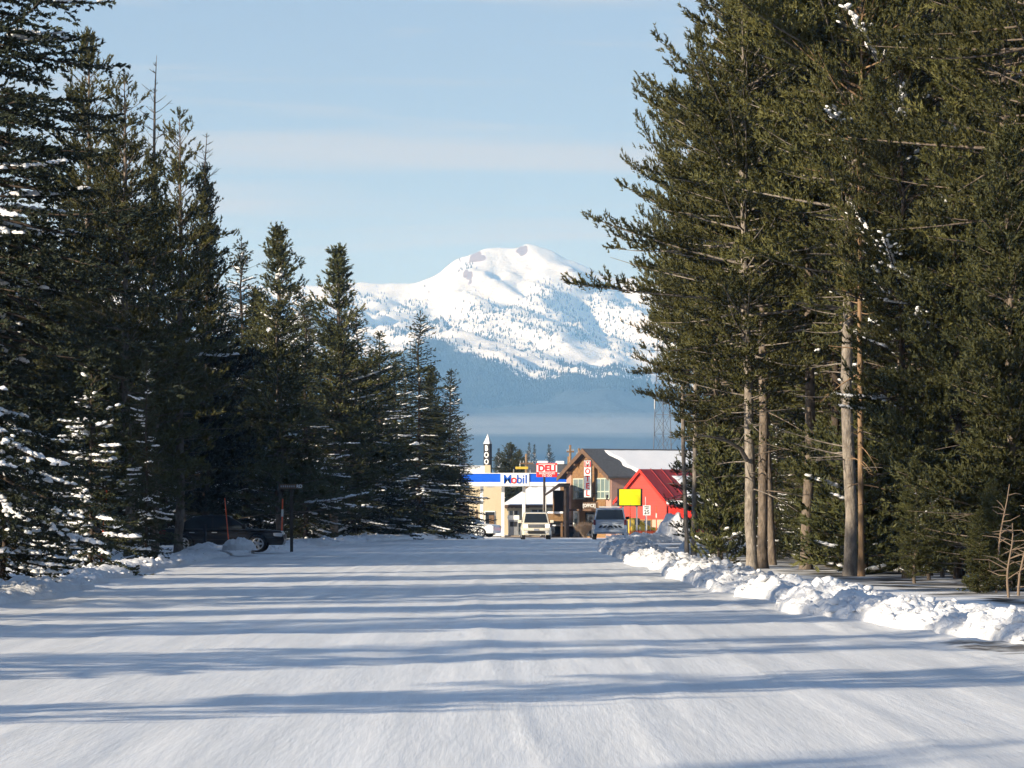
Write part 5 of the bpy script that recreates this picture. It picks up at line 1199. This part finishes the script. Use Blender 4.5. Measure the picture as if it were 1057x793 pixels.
dead_limb(bright,[(878,310,88),(866,297,87.7),(850,288,87.3),(838,280,87)],.05,.015)
dead_limb(bright,[(878,265,88),(862,263,87.7),(835,262,87.3)],.04,.015)
dead_limb(twin,[(757,404,112),(745,396,118),(730,385,122),(716,378,127.6),(700,374,126)],.05,.03)

# ------------------------------------------------------------------ mist bank lying on the valley, and the haze
def lens(loc, size, dens, label):
    TV,TF=ico(4); me=np_mesh('mist', TV*np.array(size), TF, True); o=bpy.data.objects.new('mist',me); COL.objects.link(o); o.location=loc
    m=bpy.data.materials.new('mist'); m.use_nodes=True; nt=m.node_tree; nt.nodes.clear(); out=nt.nodes.new('ShaderNodeOutputMaterial'); pv=nt.nodes.new('ShaderNodeVolumePrincipled')
    pv.inputs['Color'].default_value=(.93,.96,1,1); pv.inputs['Density'].default_value=dens; nt.links.new(pv.outputs[0],out.inputs['Volume']); me.materials.append(m)
    tag(o,label,'mist',kind='stuff'); return o
for k,(x_,y_,z_,a_,b_,c_,d_) in enumerate([(250,6300,150,560,500,4,2.2e-4),(-120,6100,136,620,600,6,2.6e-4),(380,6000,124,520,500,4,2.2e-4),(0,6500,143,900,900,9,1.1e-4)]):
    lens((x_,y_,z_),(a_,b_,c_),d_,['short upper streak of valley mist at the right','long middle streak of valley mist at the left','low faint streak of valley mist at the right','broad faint veil of mist around the thinner streaks'][k])
bm_=MB(); bm_.box(-5000,5000,-4000,14500,-8,930)
hz=bm_.build('haze',None); 
m=bpy.data.materials.new('haze'); m.use_nodes=True; nt=m.node_tree; nt.nodes.clear(); out=nt.nodes.new('ShaderNodeOutputMaterial'); pv=nt.nodes.new('ShaderNodeVolumePrincipled')
pv.inputs['Color'].default_value=(.26,.55,1,1); pv.inputs['Absorption Color'].default_value=(1,1,1,1); pv.inputs['Density'].default_value=8.6e-5; nt.links.new(pv.outputs[0],out.inputs['Volume']); hz.data.materials.append(m)
tag(hz,'thin bluish winter air over the whole valley','haze',kind='stuff')

# ------------------------------------------------------------------ light, sky, camera
sl_=bpy.data.lights.new('sun','SUN'); sl_.energy=5.0; sl_.angle=math.radians(.55); sl_.color=(1,.92,.78)
so_=bpy.data.objects.new('sun',sl_); COL.objects.link(so_); so_.rotation_euler=SUNV.to_track_quat('Z','Y').to_euler()
wd_=bpy.data.worlds.new('World'); scene.world=wd_; wd_.use_nodes=True; nt=wd_.node_tree; N=nt.nodes; L=nt.links; bg=N['Background']
sky=N.new('ShaderNodeTexSky'); sky.sky_type='NISHITA'; sky.sun_disc=False; sky.sun_elevation=SUN_EL; sky.sun_rotation=math.atan2(SUNV.x,SUNV.y); sky.altitude=2000; sky.air_density=1.0; sky.dust_density=.6; sky.ozone_density=3.5
tc=N.new('ShaderNodeTexCoord'); mp=N.new('ShaderNodeMapping'); mp.inputs['Scale'].default_value=(4,4,62); mp.inputs['Rotation'].default_value=(0,.02,0); L.new(tc.outputs['Generated'],mp.inputs[0])
nn=N.new('ShaderNodeTexNoise'); nn.inputs['Scale'].default_value=1; nn.inputs['Detail'].default_value=9; nn.inputs['Roughness'].default_value=.55; nn.inputs['Distortion'].default_value=.4; L.new(mp.outputs[0],nn.inputs['Vector'])
mr=N.new('ShaderNodeMapRange'); mr.inputs['From Min'].default_value=.49; mr.inputs['From Max'].default_value=.63; mr.inputs['To Min'].default_value=.30; mr.inputs['To Max'].default_value=1.; L.new(nn.outputs['Fac'],mr.inputs['Value'])
sxz=N.new('ShaderNodeSeparateXYZ'); L.new(tc.outputs['Generated'],sxz.inputs[0]); me_=N.new('ShaderNodeMapRange'); me_.inputs['From Min'].default_value=.12; me_.inputs['From Max'].default_value=.5; me_.inputs['To Min'].default_value=1; me_.inputs['To Max'].default_value=.25; L.new(sxz.outputs[2],me_.inputs['Value'])
mu_=N.new('ShaderNodeMath'); mu_.operation='MULTIPLY'; L.new(mr.outputs[0],mu_.inputs[0]); L.new(me_.outputs[0],mu_.inputs[1])
mx_=N.new('ShaderNodeMix'); mx_.data_type='RGBA'; L.new(mu_.outputs[0],mx_.inputs[0]); sm_=N.new('ShaderNodeMix'); sm_.data_type='RGBA'; sm_.blend_type='MULTIPLY'; L.new(me_.outputs[0],sm_.inputs[0]); sm_.inputs[7].default_value=(.64,.56,.57,1); L.new(sky.outputs[0],sm_.inputs[6]); L.new(sm_.outputs[2],mx_.inputs[6]); mx_.inputs[7].default_value=(2.95,3.05,3.22,1)
L.new(mx_.outputs[2],bg.inputs['Color']); bg.inputs['Strength'].default_value=.098
cd=bpy.data.cameras.new('camera'); co_=bpy.data.objects.new('camera',cd); COL.objects.link(co_); scene.camera=co_
co_.location=(0,0,EYE); co_.rotation_euler=(PI/2,0,0); cd.sensor_width=36; cd.lens=36*F/1057; cd.shift_y=(HOR-396.5)/1057; cd.clip_end=30000; cd.clip_start=.5
scene.view_settings.view_transform='Standard'; scene.view_settings.look='None'; scene.view_settings.exposure=.80; scene.view_settings.gamma=1
scene.cycles.use_denoising=True; scene.cycles.use_adaptive_sampling=True; scene.cycles.adaptive_threshold=.02; scene.cycles.adaptive_min_samples=16; scene.cycles.max_bounces=6; scene.cycles.diffuse_bounces=3; scene.cycles.volume_bounces=1; scene.cycles.transparent_max_bounces=8
scene.cycles.sample_clamp_indirect=6
